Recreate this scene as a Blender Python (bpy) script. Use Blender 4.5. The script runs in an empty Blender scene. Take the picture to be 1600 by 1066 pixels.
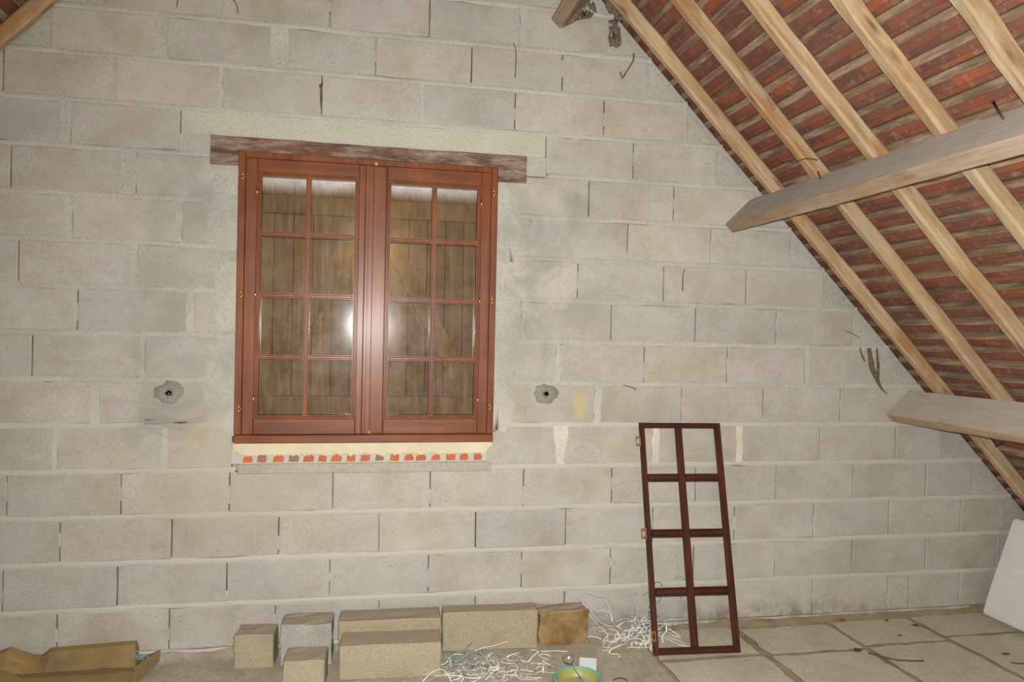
import bpy, bmesh, math, random
from mathutils import Vector, Matrix, noise
random.seed(7)
C = bpy.context.scene.collection
V = Vector

# ---------------------------------------------------------------- camera
CAM = V((0.0, -4.0262, 1.6324))
RI = V((0.98096414, -0.19304409, 0.02105566)); UP = V((-0.01926097, 0.01116902, 0.9997521)); FW = V((0.1932314, 0.98112651, -0.00723819))
UP = RI.cross(FW).normalized(); RI = FW.cross(UP).normalized()
cd = bpy.data.cameras.new('camera'); cam = bpy.data.objects.new('camera', cd); C.objects.link(cam)
m = Matrix((RI, UP, -FW)).transposed().to_4x4(); m.translation = CAM
cam.matrix_world = m
cd.sensor_width = 36.0; cd.lens = 1183.7 / 1600 * 36; cd.clip_start = 0.02
bpy.context.scene.camera = cam

# ---------------------------------------------------------------- world, lights, exposure
vs = bpy.context.scene.view_settings
vs.view_transform = 'Standard'; vs.look = 'None'; vs.gamma = 1.0; vs.use_curve_mapping = False
vs.exposure = 0.0
w = bpy.data.worlds.new('world'); bpy.context.scene.world = w; w.use_nodes = True
w.node_tree.nodes['Background'].inputs[0].default_value = (0.9, 0.8, 0.68, 1)
w.node_tree.nodes['Background'].inputs[1].default_value = 0.035
# camera flash: a small lamp just above the lens
fl = bpy.data.lights.new('flash', 'SPOT'); fl.spot_size = math.radians(160); fl.spot_blend = 1.0; fl.shadow_soft_size = 0.018
fl.energy = 850; fl.color = (1.0, 0.985, 0.955)
fo = bpy.data.objects.new('flash', fl); C.objects.link(fo)
aim = (RI * (250 / 1183.7) - UP * (267 / 1183.7) + FW).normalized()      # the flash head throws a little right of and below the lens axis
fo.matrix_world = Matrix.Translation(CAM + UP * 0.055 + RI * 0.025 + FW * 0.01) @ aim.to_track_quat('-Z', 'Y').to_matrix().to_4x4()
# the attic's bulb, hanging from the ridge behind the photographer
bl = bpy.data.lights.new('bulb', 'POINT'); bl.energy = 130; bl.color = (1.0, 0.62, 0.22); bl.shadow_soft_size = 0.04
bo = bpy.data.objects.new('bulb', bl); C.objects.link(bo); bo.location = (0.143, -7.20, 2.76)

# ---------------------------------------------------------------- helpers
def tag(o, label=None, cat=None, group=None, kind=None):
    if label: o['label'] = label
    if cat: o['category'] = cat
    if group: o['group'] = group
    if kind: o['kind'] = kind
    return o
def empty(name, loc=(0, 0, 0)):
    o = bpy.data.objects.new(name, None); C.objects.link(o); o.location = loc; o.empty_display_size = 0.05
    return o
def link(name, me, mat=None, parent=None, mw=None):
    o = bpy.data.objects.new(name, me); C.objects.link(o)
    if mat is not None and not me.materials: me.materials.append(mat)
    if mw is not None: o.matrix_world = mw
    if parent is not None:
        o.parent = parent
        if parent.type == 'EMPTY' or parent.matrix_world != Matrix():
            pm = Matrix.Translation(parent.location) if parent.type == 'EMPTY' else parent.matrix_world.copy()
            o.matrix_parent_inverse = pm.inverted()
    return o
def mesh(name, v, f, smooth=False):
    me = bpy.data.meshes.new(name); me.from_pydata([tuple(p) for p in v], [], f); me.update()
    if smooth: me.polygons.foreach_set('use_smooth', [True] * len(me.polygons))
    return me
class MB:
    def __init__(s): s.v = []; s.f = []
    def add(s, v, f):
        b = len(s.v); s.v += [V(p) for p in v]; s.f += [tuple(i + b for i in q) for q in f]
    def box(s, x0, x1, y0, y1, z0, z1, c=0.0, M=None):
        if c <= 0:
            v = [(x, y, z) for z in (z0, z1) for y in (y0, y1) for x in (x0, x1)]
            f = [(0, 2, 3, 1), (4, 5, 7, 6), (0, 1, 5, 4), (2, 6, 7, 3), (0, 4, 6, 2), (1, 3, 7, 5)]
        else:
            v = []; f = []
            X = (x0, x1); Y = (y0, y1); Z = (z0, z1); sg = (1, -1)
            def idx(i, j, k, a): return ((i * 2 + j) * 2 + k) * 3 + a
            for i in (0, 1):
                for j in (0, 1):
                    for k in (0, 1):
                        for a in range(3):
                            p = [X[i] + sg[i] * c, Y[j] + sg[j] * c, Z[k] + sg[k] * c]
                            p[a] = (X[i], Y[j], Z[k])[a]; v.append(p)
            for a in range(3):
                b_, c_ = (a + 1) % 3, (a + 2) % 3
                for s_ in (0, 1):
                    q = []
                    for (u, w_) in ((0, 0), (1, 0), (1, 1), (0, 1)):
                        t = [0, 0, 0]; t[a] = s_; t[b_] = u; t[c_] = w_; q.append(idx(*t, a))
                    f.append(tuple(q if s_ else q[::-1]))
            for a in range(3):            # edge faces along axis a
                b_, c_ = (a + 1) % 3, (a + 2) % 3
                for u in (0, 1):
                    for w_ in (0, 1):
                        t0 = [0, 0, 0]; t0[b_] = u; t0[c_] = w_; t1 = list(t0); t1[a] = 1
                        q = [idx(*t0, b_), idx(*t1, b_), idx(*t1, c_), idx(*t0, c_)]
                        if (u + w_) % 2: q = q[::-1]
                        f.append(tuple(q))
            for i in (0, 1):
                for j in (0, 1):
                    for k in (0, 1):
                        q = [idx(i, j, k, 0), idx(i, j, k, 1), idx(i, j, k, 2)]
                        if (i + j + k) % 2 == 0: q = q[::-1]
                        f.append(tuple(q))
        if M is not None: v = [M @ V(p) for p in v]
        s.add(v, f)
    def prism(s, poly, y0, y1, axis='y'):
        """polygon in (x,z), extruded along y"""
        n = len(poly)
        if axis == 'y': v = [(x, y0, z) for x, z in poly] + [(x, y1, z) for x, z in poly]
        else: v = [(x, z, y0) for x, z in poly] + [(x, z, y1) for x, z in poly]
        f = [tuple(range(n)), tuple(range(2 * n - 1, n - 1, -1))]
        for i in range(n):
            j = (i + 1) % n; f.append((i + n, j + n, j, i))
        s.add(v, f)
    def tube(s, pts, r, n=6, flat=1.0):
        pts = [V(p) for p in pts]; rings = []; up = V((0.13, 0.2, 0.97))
        b = len(s.v)
        for i, p in enumerate(pts):
            d = (pts[min(i + 1, len(pts) - 1)] - pts[max(i - 1, 0)])
            if d.length < 1e-9: d = V((1, 0, 0))
            d.normalize(); a = d.cross(up)
            if a.length < 1e-4: a = d.cross(V((1, 0, 0)))
            a.normalize(); c = a.cross(d)
            rr = r
            if isinstance(r, (list, tuple)):
                u = i / max(1, len(pts) - 1) * (len(r) - 1); a0 = min(int(u), len(r) - 2); rr = r[a0] + (r[a0 + 1] - r[a0]) * (u - a0)
            for k in range(n):
                t = 2 * math.pi * k / n
                s.v.append(p + a * math.cos(t) * rr + c * math.sin(t) * rr * flat)
        for i in range(len(pts) - 1):
            for k in range(n):
                k2 = (k + 1) % n
                s.f.append((b + i * n + k, b + i * n + k2, b + (i + 1) * n + k2, b + (i + 1) * n + k))
        s.f.append(tuple(b + k for k in range(n - 1, -1, -1)))
        s.f.append(tuple(b + (len(pts) - 1) * n + k for k in range(n)))
    def lathe(s, prof, n=32, M=None):
        b = len(s.v)
        for r, z in prof:
            for k in range(n):
                t = 2 * math.pi * k / n; p = V((r * math.cos(t), r * math.sin(t), z))
                s.v.append(M @ p if M is not None else p)
        for i in range(len(prof) - 1):
            for k in range(n):
                k2 = (k + 1) % n
                s.f.append((b + i * n + k, b + i * n + k2, b + (i + 1) * n + k2, b + (i + 1) * n + k))
    def out(s, name, mat, parent=None, smooth=False, mw=None, fix=False):
        me = mesh(name, s.v, s.f, smooth)
        if fix:
            bm = bmesh.new(); bm.from_mesh(me); bmesh.ops.recalc_face_normals(bm, faces=bm.faces); bm.to_mesh(me); bm.free()
        return link(name, me, mat, parent, mw)
def nz(x, y=0.0, z=0.0): return noise.noise(V((x, y, z)))

# ---------------------------------------------------------------- materials
class NT:
    def __init__(s, name, rough=0.8, spec=0.3):
        s.m = bpy.data.materials.new(name); s.m.use_nodes = True; s.t = s.m.node_tree; s.n = s.t.nodes
        s.b = s.n['Principled BSDF']; s.b.inputs['Roughness'].default_value = rough
        s.b.inputs['Specular IOR Level'].default_value = spec
        s.tc = s.n.new('ShaderNodeTexCoord'); s.geo = s.n.new('ShaderNodeNewGeometry'); s.oi = s.n.new('ShaderNodeObjectInfo')
    def l(s, a, b): s.t.links.new(a, b)
    def mapping(s, src, scale=(1, 1, 1), loc=None, rnd=False):
        mp = s.n.new('ShaderNodeMapping'); s.l(src, mp.inputs[0]); mp.inputs['Scale'].default_value = scale
        if loc: mp.inputs['Location'].default_value = loc
        if rnd:
            c = s.n.new('ShaderNodeVectorMath'); c.operation = 'SCALE'; c.inputs[0].default_value = (17.3, 9.1, 23.7)
            s.l(s.oi.outputs['Random'], c.inputs['Scale']); s.l(c.outputs[0], mp.inputs['Location'])
        return mp.outputs[0]
    def noise(s, vec, scale, detail=4, rough=0.6, dist=0.0):
        n = s.n.new('ShaderNodeTexNoise'); s.l(vec, n.inputs['Vector']); n.inputs['Scale'].default_value = scale
        n.inputs['Detail'].default_value = detail; n.inputs['Roughness'].default_value = rough; n.inputs['Distortion'].default_value = dist
        return n.outputs['Fac']
    def ramp(s, fac, stops, interp='LINEAR'):
        r = s.n.new('ShaderNodeValToRGB'); s.l(fac, r.inputs[0]); e = r.color_ramp.elements; r.color_ramp.interpolation = interp
        while len(e) < len(stops): e.new(0.5)
        for i, (p, c) in enumerate(stops):
            e[i].position = p; e[i].color = (c, c, c, 1) if isinstance(c, (int, float)) else (*c, 1)
        return r.outputs[0]
    def mix(s, fac, a, b, mode='MIX'):
        x = s.n.new('ShaderNodeMix'); x.data_type = 'RGBA'; x.blend_type = mode
        if isinstance(fac, (int, float)): x.inputs[0].default_value = fac
        else: s.l(fac, x.inputs[0])
        for i, q in ((6, a), (7, b)):
            if isinstance(q, tuple): x.inputs[i].default_value = (*q, 1)
            else: s.l(q, x.inputs[i])
        return x.outputs[2]
    def math(s, op, a, b=0.0, clamp=False):
        x = s.n.new('ShaderNodeMath'); x.operation = op; x.use_clamp = clamp
        for i, q in ((0, a), (1, b)):
            if isinstance(q, (int, float)): x.inputs[i].default_value = q
            else: s.l(q, x.inputs[i])
        return x.outputs[0]
    def blob(s, centre, r, soft=0.5, warp=0.0, squash=(1, 1, 1)):
        """mask of one stain with a place of its own on the wall (world metres)"""
        vec = s.geo.outputs['Position']
        if warp:
            n = s.n.new('ShaderNodeTexNoise'); s.l(vec, n.inputs['Vector']); n.inputs['Scale'].default_value = 9; n.inputs['Detail'].default_value = 3
            a = s.n.new('ShaderNodeVectorMath'); a.operation = 'SCALE'; s.l(n.outputs['Color'], a.inputs[0]); a.inputs['Scale'].default_value = warp
            b = s.n.new('ShaderNodeVectorMath'); b.operation = 'ADD'; s.l(vec, b.inputs[0]); s.l(a.outputs[0], b.inputs[1]); vec = b.outputs[0]
            centre = tuple(c + warp * 0.5 for c in centre)
        d = s.n.new('ShaderNodeVectorMath'); d.operation = 'SUBTRACT'; s.l(vec, d.inputs[0]); d.inputs[1].default_value = centre
        q = s.n.new('ShaderNodeVectorMath'); q.operation = 'MULTIPLY'; s.l(d.outputs[0], q.inputs[0]); q.inputs[1].default_value = squash
        ln = s.n.new('ShaderNodeVectorMath'); ln.operation = 'LENGTH'; s.l(q.outputs[0], ln.inputs[0])
        mr = s.n.new('ShaderNodeMapRange'); s.l(ln.outputs['Value'], mr.inputs[0]); mr.inputs[1].default_value = r * (1 - soft); mr.inputs[2].default_value = r
        mr.inputs[3].default_value = 1; mr.inputs[4].default_value = 0; mr.interpolation_type = 'SMOOTHSTEP'
        return mr.outputs[0]
    def bump(s, h, dist=0.002, strength=1.0):
        b = s.n.new('ShaderNodeBump'); s.l(h, b.inputs['Height']); b.inputs['Distance'].default_value = dist; b.inputs['Strength'].default_value = strength
        s.l(b.outputs[0], s.b.inputs['Normal'])
    def col(s, c):
        if isinstance(c, tuple): s.b.inputs['Base Color'].default_value = (*c, 1)
        else: s.l(c, s.b.inputs['Base Color'])
        return s

def mat_block():
    t = NT('concrete_block', 0.95, 0.12); P = t.mapping(t.tc.outputs['Object'], (1, 1, 1), rnd=True); W = t.geo.outputs['Position']
    a = t.noise(P, 3.6, 3, 0.5)
    c = t.ramp(a, [(0.30, (0.400, 0.385, 0.372)), (0.48, (0.405, 0.39, 0.355)), (0.68, (0.365, 0.345, 0.290))])
    r = t.ramp(t.oi.outputs['Random'], [(0, (0.94, 0.945, 0.965)), (0.35, (1.0, 0.99, 0.97)), (0.7, (0.97, 0.97, 0.96)), (1, (1.06, 1.05, 1.02))])
    c = t.mix(1.0, c, r, 'MULTIPLY')
    big = t.ramp(t.noise(W, 1.3, 6, 0.72), [(0.3, (0.80, 0.785, 0.76)), (0.5, (0.98, 0.97, 0.95)), (0.65, (1.08, 1.075, 1.07))])
    c = t.mix(1.0, c, big, 'MULTIPLY')
    gr = t.noise(W, 170, 4, 0.75)
    c = t.mix(0.85, c, t.mix(1.0, c, t.ramp(gr, [(0.32, 0.62), (0.46, 1.0), (0.7, 1.12)]), 'MULTIPLY'))
    c = t.mix(t.math('MULTIPLY', t.ramp(t.noise(t.mapping(W, (6, 6, 14)), 1.0, 6, 0.75), [(0.5, 0.0), (0.72, 1.0)]), 0.5), c, (0.29, 0.262, 0.215))
    pv = t.n.new('ShaderNodeTexVoronoi'); t.l(W, pv.inputs['Vector']); pv.inputs['Scale'].default_value = 62
    pit = t.math('MULTIPLY', t.ramp(pv.outputs['Distance'], [(0.10, 1.0), (0.22, 0.0)]), t.ramp(t.noise(W, 6, 4), [(0.46, 0.0), (0.60, 1.0)]))
    c = t.mix(t.math('MULTIPLY', pit, 0.6), c, (0.15, 0.14, 0.12))
    st = wall_stains(t, c)
    t.col(st); t.bump(t.math('ADD', gr, t.noise(W, 40, 3, 0.6)), 0.004, 0.7)
    return t.m
def wall_stains(t, c):
    # damp grey smears of render beside the window, ochre stain, rust
    W = t.geo.outputs['Position']
    sm = t.ramp(t.noise(W, 3.2, 4, 0.65, 0.6), [(0.42, 0.0), (0.60, 1.0)])
    for ctr, r, sq in (((0.95, 0, 1.95), 0.55, (1, 1, 0.6)), ((-0.85, 0, 1.5), 0.45, (1, 1, 0.55)), ((1.12, 0, 2.36), 0.14, (1, 1, 1)), ((-0.97, 0, 1.17), 0.28, (0.8, 1, 1.6)), ((-0.8, 0, 2.35), 0.4, (1, 1, 1))):
        f = t.math('MULTIPLY', t.blob(ctr, r, 0.75, 0.15, sq), t.math('MULTIPLY', sm, 0.75))
        c = t.mix(f, c, (0.27, 0.265, 0.235))
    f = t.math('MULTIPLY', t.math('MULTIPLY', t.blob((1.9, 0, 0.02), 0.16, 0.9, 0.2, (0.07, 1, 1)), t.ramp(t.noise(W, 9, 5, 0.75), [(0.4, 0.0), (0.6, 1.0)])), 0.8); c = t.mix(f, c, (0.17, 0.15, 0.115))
    f = t.math('MULTIPLY', t.blob((1.18, 0, 1.255), 0.075, 0.7, 0.05, (1.4, 1, 0.7)), 0.55); c = t.mix(f, c, (0.52, 0.40, 0.17))
    f = t.math('MULTIPLY', t.blob((-0.80, 0, 1.05), 0.24, 0.8, 0.1, (1.3, 1, 1)), 0.30); c = t.mix(f, c, (0.45, 0.36, 0.20))
    f = t.math('MULTIPLY', t.blob((-0.65, 0, 0.74), 0.55, 0.8, 0.1, (0.8, 1, 1.9)), 0.30); c = t.mix(f, c, (0.36, 0.30, 0.20))
    return c
def mat_mortar(name, cols, rough=0.95):
    t = NT(name, rough, 0.12); W = t.geo.outputs['Position']
    c = t.ramp(t.noise(W, 2.3, 4, 0.65), cols)
    g = t.noise(W, 90, 4, 0.7); c = t.mix(0.75, c, t.mix(1.0, c, t.ramp(g, [(0.3, 0.65), (0.5, 1.0), (0.75, 1.15)]), 'MULTIPLY'))
    # the beds low on the wall are struck in a pale lime mortar, those above in grey cement
    if name == 'bed_mortar':
        sx = t.n.new('ShaderNodeSeparateXYZ'); t.l(W, sx.inputs[0])
        zz = t.math('ADD', sx.outputs['Z'], t.math('MULTIPLY', t.noise(W, 1.7, 3), 0.5))
        lo = t.ramp(t.math('MULTIPLY', zz, 0.25), [(0.34, 1.0), (0.42, 0.0)])
        c = t.mix(t.math('MULTIPLY', lo, 0.6), c, (0.45, 0.43, 0.37))
    c = wall_stains(t, c)
    t.col(c); t.bump(t.math('ADD', g, t.noise(W, 25, 3, 0.6)), 0.003, 0.6)
    return t.m
def mat_wood(name, cols, grain=(2, 28, 28), rough=0.75, bump=0.0015, knots=0.0, dust=None, spec=0.25, streak=0.5, stain=None, topdust=False):
    t = NT(name, rough, spec); P = t.mapping(t.tc.outputs['Object'], grain, rnd=True)
    a = t.noise(P, 1.0, 5, 0.62, 0.4)
    c = t.ramp(a, cols)
    P2 = t.mapping(t.tc.outputs['Object'], (grain[0] * 3, grain[1] * 7, grain[2] * 7), rnd=True)
    f = t.noise(P2, 1.0, 3, 0.6)
    c = t.mix(streak, c, t.mix(1.0, c, t.ramp(f, [(0.3, 0.62), (0.5, 1.0), (0.72, 1.2)]), 'MULTIPLY'))
    P3 = t.mapping(t.tc.outputs['Object'], (1.0, 2.5, 2.5), rnd=True)
    if stain:
        c = t.mix(t.math('MULTIPLY', t.ramp(t.noise(P3, 2.2, 4, 0.6), [(0.46, 0.0), (0.62, 1.0)]), 0.8), c, stain)
    if knots:
        vo = t.n.new('ShaderNodeTexVoronoi'); t.l(t.mapping(t.tc.outputs['Object'], (2.6, 11, 11), rnd=True), vo.inputs['Vector']); vo.inputs['Scale'].default_value = 1.3
        k = t.ramp(vo.outputs['Distance'], [(0.06, 1.0), (0.24, 0.0)])
        c = t.mix(t.math('MULTIPLY', k, knots), c, (0.10, 0.05, 0.02))
    if dust:
        d = t.ramp(t.noise(t.mapping(t.tc.outputs['Object'], (2.5, 14, 14), rnd=True), 2.0, 5, 0.7), [(0.46, 0.0), (0.66, 1.0)])
        c = t.mix(t.math('MULTIPLY', d, dust[1]), c, dust[0])
    r = t.ramp(t.oi.outputs['Random'], [(0, (0.88, 0.88, 0.88)), (1, (1.1, 1.08, 1.05))]); c = t.mix(1.0, c, r, 'MULTIPLY')
    if topdust:      # grey dust lies on the faces turned upwards
        sx = t.n.new('ShaderNodeSeparateXYZ'); t.l(t.geo.outputs['Normal'], sx.inputs[0])
        g2 = t.mix(t.ramp(t.noise(t.mapping(t.tc.outputs['Object'], (3, 30, 30), rnd=True), 2.0, 5, 0.7), [(0.3, 0.0), (0.7, 1.0)]), (0.36, 0.325, 0.285), (0.47, 0.435, 0.39))
        c = t.mix(t.math('MULTIPLY', t.ramp(sx.outputs['Z'], [(0.3, 0.0), (0.6, 1.0)]), 0.85), c, g2)
        v2 = t.n.new('ShaderNodeTexVoronoi'); t.l(t.tc.outputs['Object'], v2.inputs['Vector']); v2.inputs['Scale'].default_value = 38
        c = t.mix(t.math('MULTIPLY', t.ramp(v2.outputs['Distance'], [(0.08, 1.0), (0.16, 0.0)]), t.ramp(t.noise(P3, 6, 3), [(0.5, 0.0), (0.6, 0.8)])), c, (0.62, 0.56, 0.44))
    t.col(c); t.bump(t.math('ADD', a, f), bump, 0.6)
    return t.m
def mat_tile():
    t = NT('terracotta', 0.9, 0.15); W = t.geo.outputs['Position']; R = t.geo.outputs['Random Per Island']
    rr = t.math('FRACT', t.math('ADD', R, t.oi.outputs['Random']))
    c = t.ramp(rr, [(0.0, (0.155, 0.058, 0.040)), (0.2, (0.235, 0.072, 0.038)), (0.4, (0.175, 0.070, 0.046)), (0.6, (0.30, 0.090, 0.036)), (0.8, (0.13, 0.058, 0.050)), (1.0, (0.22, 0.085, 0.048))], 'LINEAR')
    n = t.noise(W, 7, 5, 0.65)
    c = t.mix(t.math('MULTIPLY', t.ramp(n, [(0.45, 0.0), (0.68, 1.0)]), 0.65), c, (0.14, 0.085, 0.060))
    c = t.mix(t.math('MULTIPLY', t.ramp(t.noise(W, 22, 4, 0.7), [(0.55, 0.0), (0.72, 1.0)]), 0.45), c, (0.36, 0.28, 0.22))
    t.col(c); t.bump(t.noise(W, 60, 3), 0.002, 0.5)
    return t.m
def mat_varnish(name='mahogany', cols=None, horiz=False):
    t = NT(name, 0.44, 0.22); V3 = (2.2, 26, 26) if horiz else (26, 26, 2.2); P = t.mapping(t.tc.outputs['Object'], V3, rnd=True)
    a = t.noise(P, 1.0, 5, 0.6, 0.3)
    c = t.ramp(a, cols or [(0.32, (0.110, 0.030, 0.008)), (0.52, (0.150, 0.042, 0.010)), (0.72, (0.20, 0.060, 0.016))])
    f = t.noise(t.mapping(t.tc.outputs['Object'], (10, 160, 160) if horiz else (160, 160, 10)), 1.0, 3)
    c = t.mix(0.3, c, t.mix(1.0, c, t.ramp(f, [(0.3, 0.7), (0.6, 1.1)]), 'MULTIPLY'))
    b = t.ramp(t.noise(t.tc.outputs['Object'], 2.5, 3), [(0.35, (0.72, 0.70, 0.72)), (0.65, (1.18, 1.15, 1.12))]); c = t.mix(1.0, c, b, 'MULTIPLY')
    t.col(c); t.b.inputs['Coat Weight'].default_value = 0.10; t.b.inputs['Coat Roughness'].default_value = 0.24
    t.bump(t.noise(t.mapping(t.tc.outputs['Object'], (40, 40, 9)), 1.0, 3), 0.0012, 0.35)
    return t.m
def mat_plain(name, col, rough=0.6, spec=0.4, metal=0.0, nscale=0, ncol=None, bump=0.0):
    t = NT(name, rough, spec); t.b.inputs['Metallic'].default_value = metal
    if nscale:
        n = t.noise(t.tc.outputs['Object'], nscale, 4, 0.65); t.col(t.ramp(n, [(0.35, col), (0.65, ncol or tuple(x * 0.7 for x in col))]))
        if bump: t.bump(n, bump, 0.7)
    else: t.col(col)
    return t.m
def mat_glass():
    # thin old pane: clear, mirror-like where the light grazes, with a film of dust
    mt = bpy.data.materials.new('window_glass'); mt.use_nodes = True; t = mt.node_tree; n = t.nodes; n.remove(n['Principled BSDF'])
    out = n['Material Output']; tr = n.new('ShaderNodeBsdfTransparent'); tr.inputs[0].default_value = (0.93, 0.95, 0.93, 1)
    gl = n.new('ShaderNodeBsdfGlossy'); gl.inputs['Roughness'].default_value = 0.07
    g2 = n.new('ShaderNodeBsdfGlossy'); g2.inputs['Roughness'].default_value = 0.42
    df = n.new('ShaderNodeBsdfDiffuse'); df.inputs[0].default_value = (0.75, 0.73, 0.72, 1)
    fr = n.new('ShaderNodeFresnel'); fr.inputs[0].default_value = 1.52
    m0 = n.new('ShaderNodeMath'); m0.operation = 'MULTIPLY'; m0.inputs[1].default_value = 1.25; t.links.new(fr.outputs[0], m0.inputs[0])
    m1 = n.new('ShaderNodeMixShader'); t.links.new(m0.outputs[0], m1.inputs[0]); t.links.new(tr.outputs[0], m1.inputs[1]); t.links.new(gl.outputs[0], m1.inputs[2])
    geo = n.new('ShaderNodeNewGeometry'); no = n.new('ShaderNodeTexNoise'); t.links.new(geo.outputs['Position'], no.inputs['Vector']); no.inputs['Scale'].default_value = 5; no.inputs['Detail'].default_value = 6; no.inputs['Roughness'].default_value = 0.75
    mp = n.new('ShaderNodeMapping'); mp.inputs['Scale'].default_value = (60, 60, 3); t.links.new(geo.outputs['Position'], mp.inputs[0])
    n2 = n.new('ShaderNodeTexNoise'); n2.inputs['Scale'].default_value = 1; n2.inputs['Detail'].default_value = 3; t.links.new(mp.outputs[0], n2.inputs['Vector'])
    ra = n.new('ShaderNodeMapRange'); t.links.new(no.outputs['Fac'], ra.inputs[0]); ra.inputs[1].default_value = 0.4; ra.inputs[2].default_value = 0.75; ra.inputs[3].default_value = 0.004; ra.inputs[4].default_value = 0.035
    rb = n.new('ShaderNodeMapRange'); t.links.new(n2.outputs['Fac'], rb.inputs[0]); rb.inputs[1].default_value = 0.62; rb.inputs[2].default_value = 0.85; rb.inputs[3].default_value = 0.0; rb.inputs[4].default_value = 0.035
    ad = n.new('ShaderNodeMath'); ad.operation = 'ADD'; t.links.new(ra.outputs[0], ad.inputs[0]); t.links.new(rb.outputs[0], ad.inputs[1])
    # whitish band along the top of the uppermost panes, fading downwards
    sz = n.new('ShaderNodeSeparateXYZ'); t.links.new(geo.outputs['Position'], sz.inputs[0])
    rc = n.new('ShaderNodeMapRange'); t.links.new(sz.outputs['Z'], rc.inputs[0]); rc.inputs[1].default_value = 2.325; rc.inputs[2].default_value = 2.415; rc.inputs[3].default_value = 0.0; rc.inputs[4].default_value = 0.62; rc.interpolation_type = 'SMOOTHSTEP'
    pw = n.new('ShaderNodeMath'); pw.operation = 'MULTIPLY'; t.links.new(rc.outputs[0], pw.inputs[0]); t.links.new(no.outputs['Fac'], pw.inputs[1])
    ad2 = n.new('ShaderNodeMath'); ad2.operation = 'ADD'; t.links.new(ad.outputs[0], ad2.inputs[0]); t.links.new(pw.outputs[0], ad2.inputs[1]); ad = ad2
    md = n.new('ShaderNodeMixShader'); md.inputs[0].default_value = 0.45; t.links.new(g2.outputs[0], md.inputs[1]); t.links.new(df.outputs[0], md.inputs[2])
    m2 = n.new('ShaderNodeMixShader'); t.links.new(ad.outputs[0], m2.inputs[0]); t.links.new(m1.outputs[0], m2.inputs[1]); t.links.new(md.outputs[0], m2.inputs[2])
    t.links.new(m2.outputs[0], out.inputs[0])
    return mt

M = {}
M['block'] = mat_block()
M['mortar'] = mat_mortar('bed_mortar', [(0.35, (0.345, 0.332, 0.300)), (0.5, (0.385, 0.372, 0.332)), (0.65, (0.42, 0.405, 0.36))])
M['fill'] = mat_mortar('verge_mortar', [(0.35, (0.325, 0.315, 0.270)), (0.5, (0.36, 0.348, 0.30)), (0.65, (0.39, 0.375, 0.325))])
M['cement'] = mat_mortar('cement_patch', [(0.3, (0.15, 0.145, 0.12)), (0.6, (0.24, 0.23, 0.195))])
M['sillm'] = mat_mortar('sill_render', [(0.35, (0.30, 0.285, 0.225)), (0.5, (0.345, 0.328, 0.26)), (0.65, (0.37, 0.35, 0.285))])
M['core'] = mat_plain('joint_core', (0.30, 0.285, 0.25), 1.0, 0.0)
M['rafter'] = mat_wood('pine_rafter', [(0.3, (0.235, 0.150, 0.078)), (0.5, (0.33, 0.232, 0.130)), (0.7, (0.41, 0.315, 0.20))], (1.6, 20, 20), 0.8, 0.0015, 0.9, ((0.36, 0.31, 0.235), 0.6), 0.2, 0.5, (0.26, 0.130, 0.048))
M['purlin'] = mat_wood('old_purlin', [(0.3, (0.23, 0.160, 0.105)), (0.5, (0.31, 0.235, 0.165)), (0.7, (0.38, 0.305, 0.225))], (1.2, 16, 16), 0.88, 0.002, 0.5, ((0.40, 0.34, 0.26), 0.35), 0.2, 0.5, (0.27, 0.17, 0.095), True)
M['batten'] = mat_wood('sawn_batten', [(0.3, (0.10, 0.060, 0.036)), (0.5, (0.165, 0.105, 0.066)), (0.7, (0.235, 0.16, 0.108))], (1.2, 40, 40), 0.9, 0.001, 0.0, ((0.40, 0.31, 0.225), 0.6), 0.15, 0.5)
M['tile'] = mat_tile()
M['varnish'] = mat_varnish()
M['varnishh'] = mat_varnish('mahogany_rail', None, True)
M['grille'] = mat_varnish('dark_mahogany', [(0.32, (0.034, 0.011, 0.006)), (0.52, (0.054, 0.016, 0.007)), (0.72, (0.095, 0.028, 0.010))])
M['grilleh'] = mat_varnish('dark_mahogany_rail', [(0.32, (0.034, 0.011, 0.006)), (0.52, (0.048, 0.014, 0.007)), (0.72, (0.068, 0.020, 0.009))], True)
M['shutter'] = mat_wood('shutter_wood', [(0.3, (0.105, 0.056, 0.020)), (0.5, (0.150, 0.082, 0.031)), (0.7, (0.19, 0.108, 0.045))], (26, 26, 1.5), 0.8, 0.001, 0, None, 0.2, 0.5)
M['lintel'] = mat_wood('lintel_wood', [(0.3, (0.055, 0.032, 0.022)), (0.5, (0.12, 0.078, 0.055)), (0.7, (0.22, 0.165, 0.125))], (7, 20, 22), 0.85, 0.002, 0, ((0.34, 0.29, 0.24), 0.7), 0.2, 0.6, (0.13, 0.05, 0.03))
M['glass'] = mat_glass()
M['brass'] = mat_plain('brass', (0.80, 0.52, 0.16), 0.28, 0.5, 1.0)
M['plug'] = mat_plain('amber_plug', (0.55, 0.24, 0.03), 0.4, 0.5)
M['plaster'] = mat_plain('cream_plaster', (0.57, 0.51, 0.375), 0.9, 0.2, 0, 6, (0.50, 0.44, 0.31), 0.002)
M['brick'] = mat_plain('red_brick', (0.47, 0.13, 0.055), 0.9, 0.2, 0, 14, (0.33, 0.10, 0.06), 0.003)
M['brickdark'] = mat_plain('burnt_brick', (0.20, 0.14, 0.11), 0.9, 0.2, 0, 14, (0.30, 0.13, 0.09), 0.003)
M['foam'] = mat_plain('white_polystyrene', (0.59, 0.58, 0.54), 0.75, 0.25, 0, 3, (0.53, 0.52, 0.48), 0.001)
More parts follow.
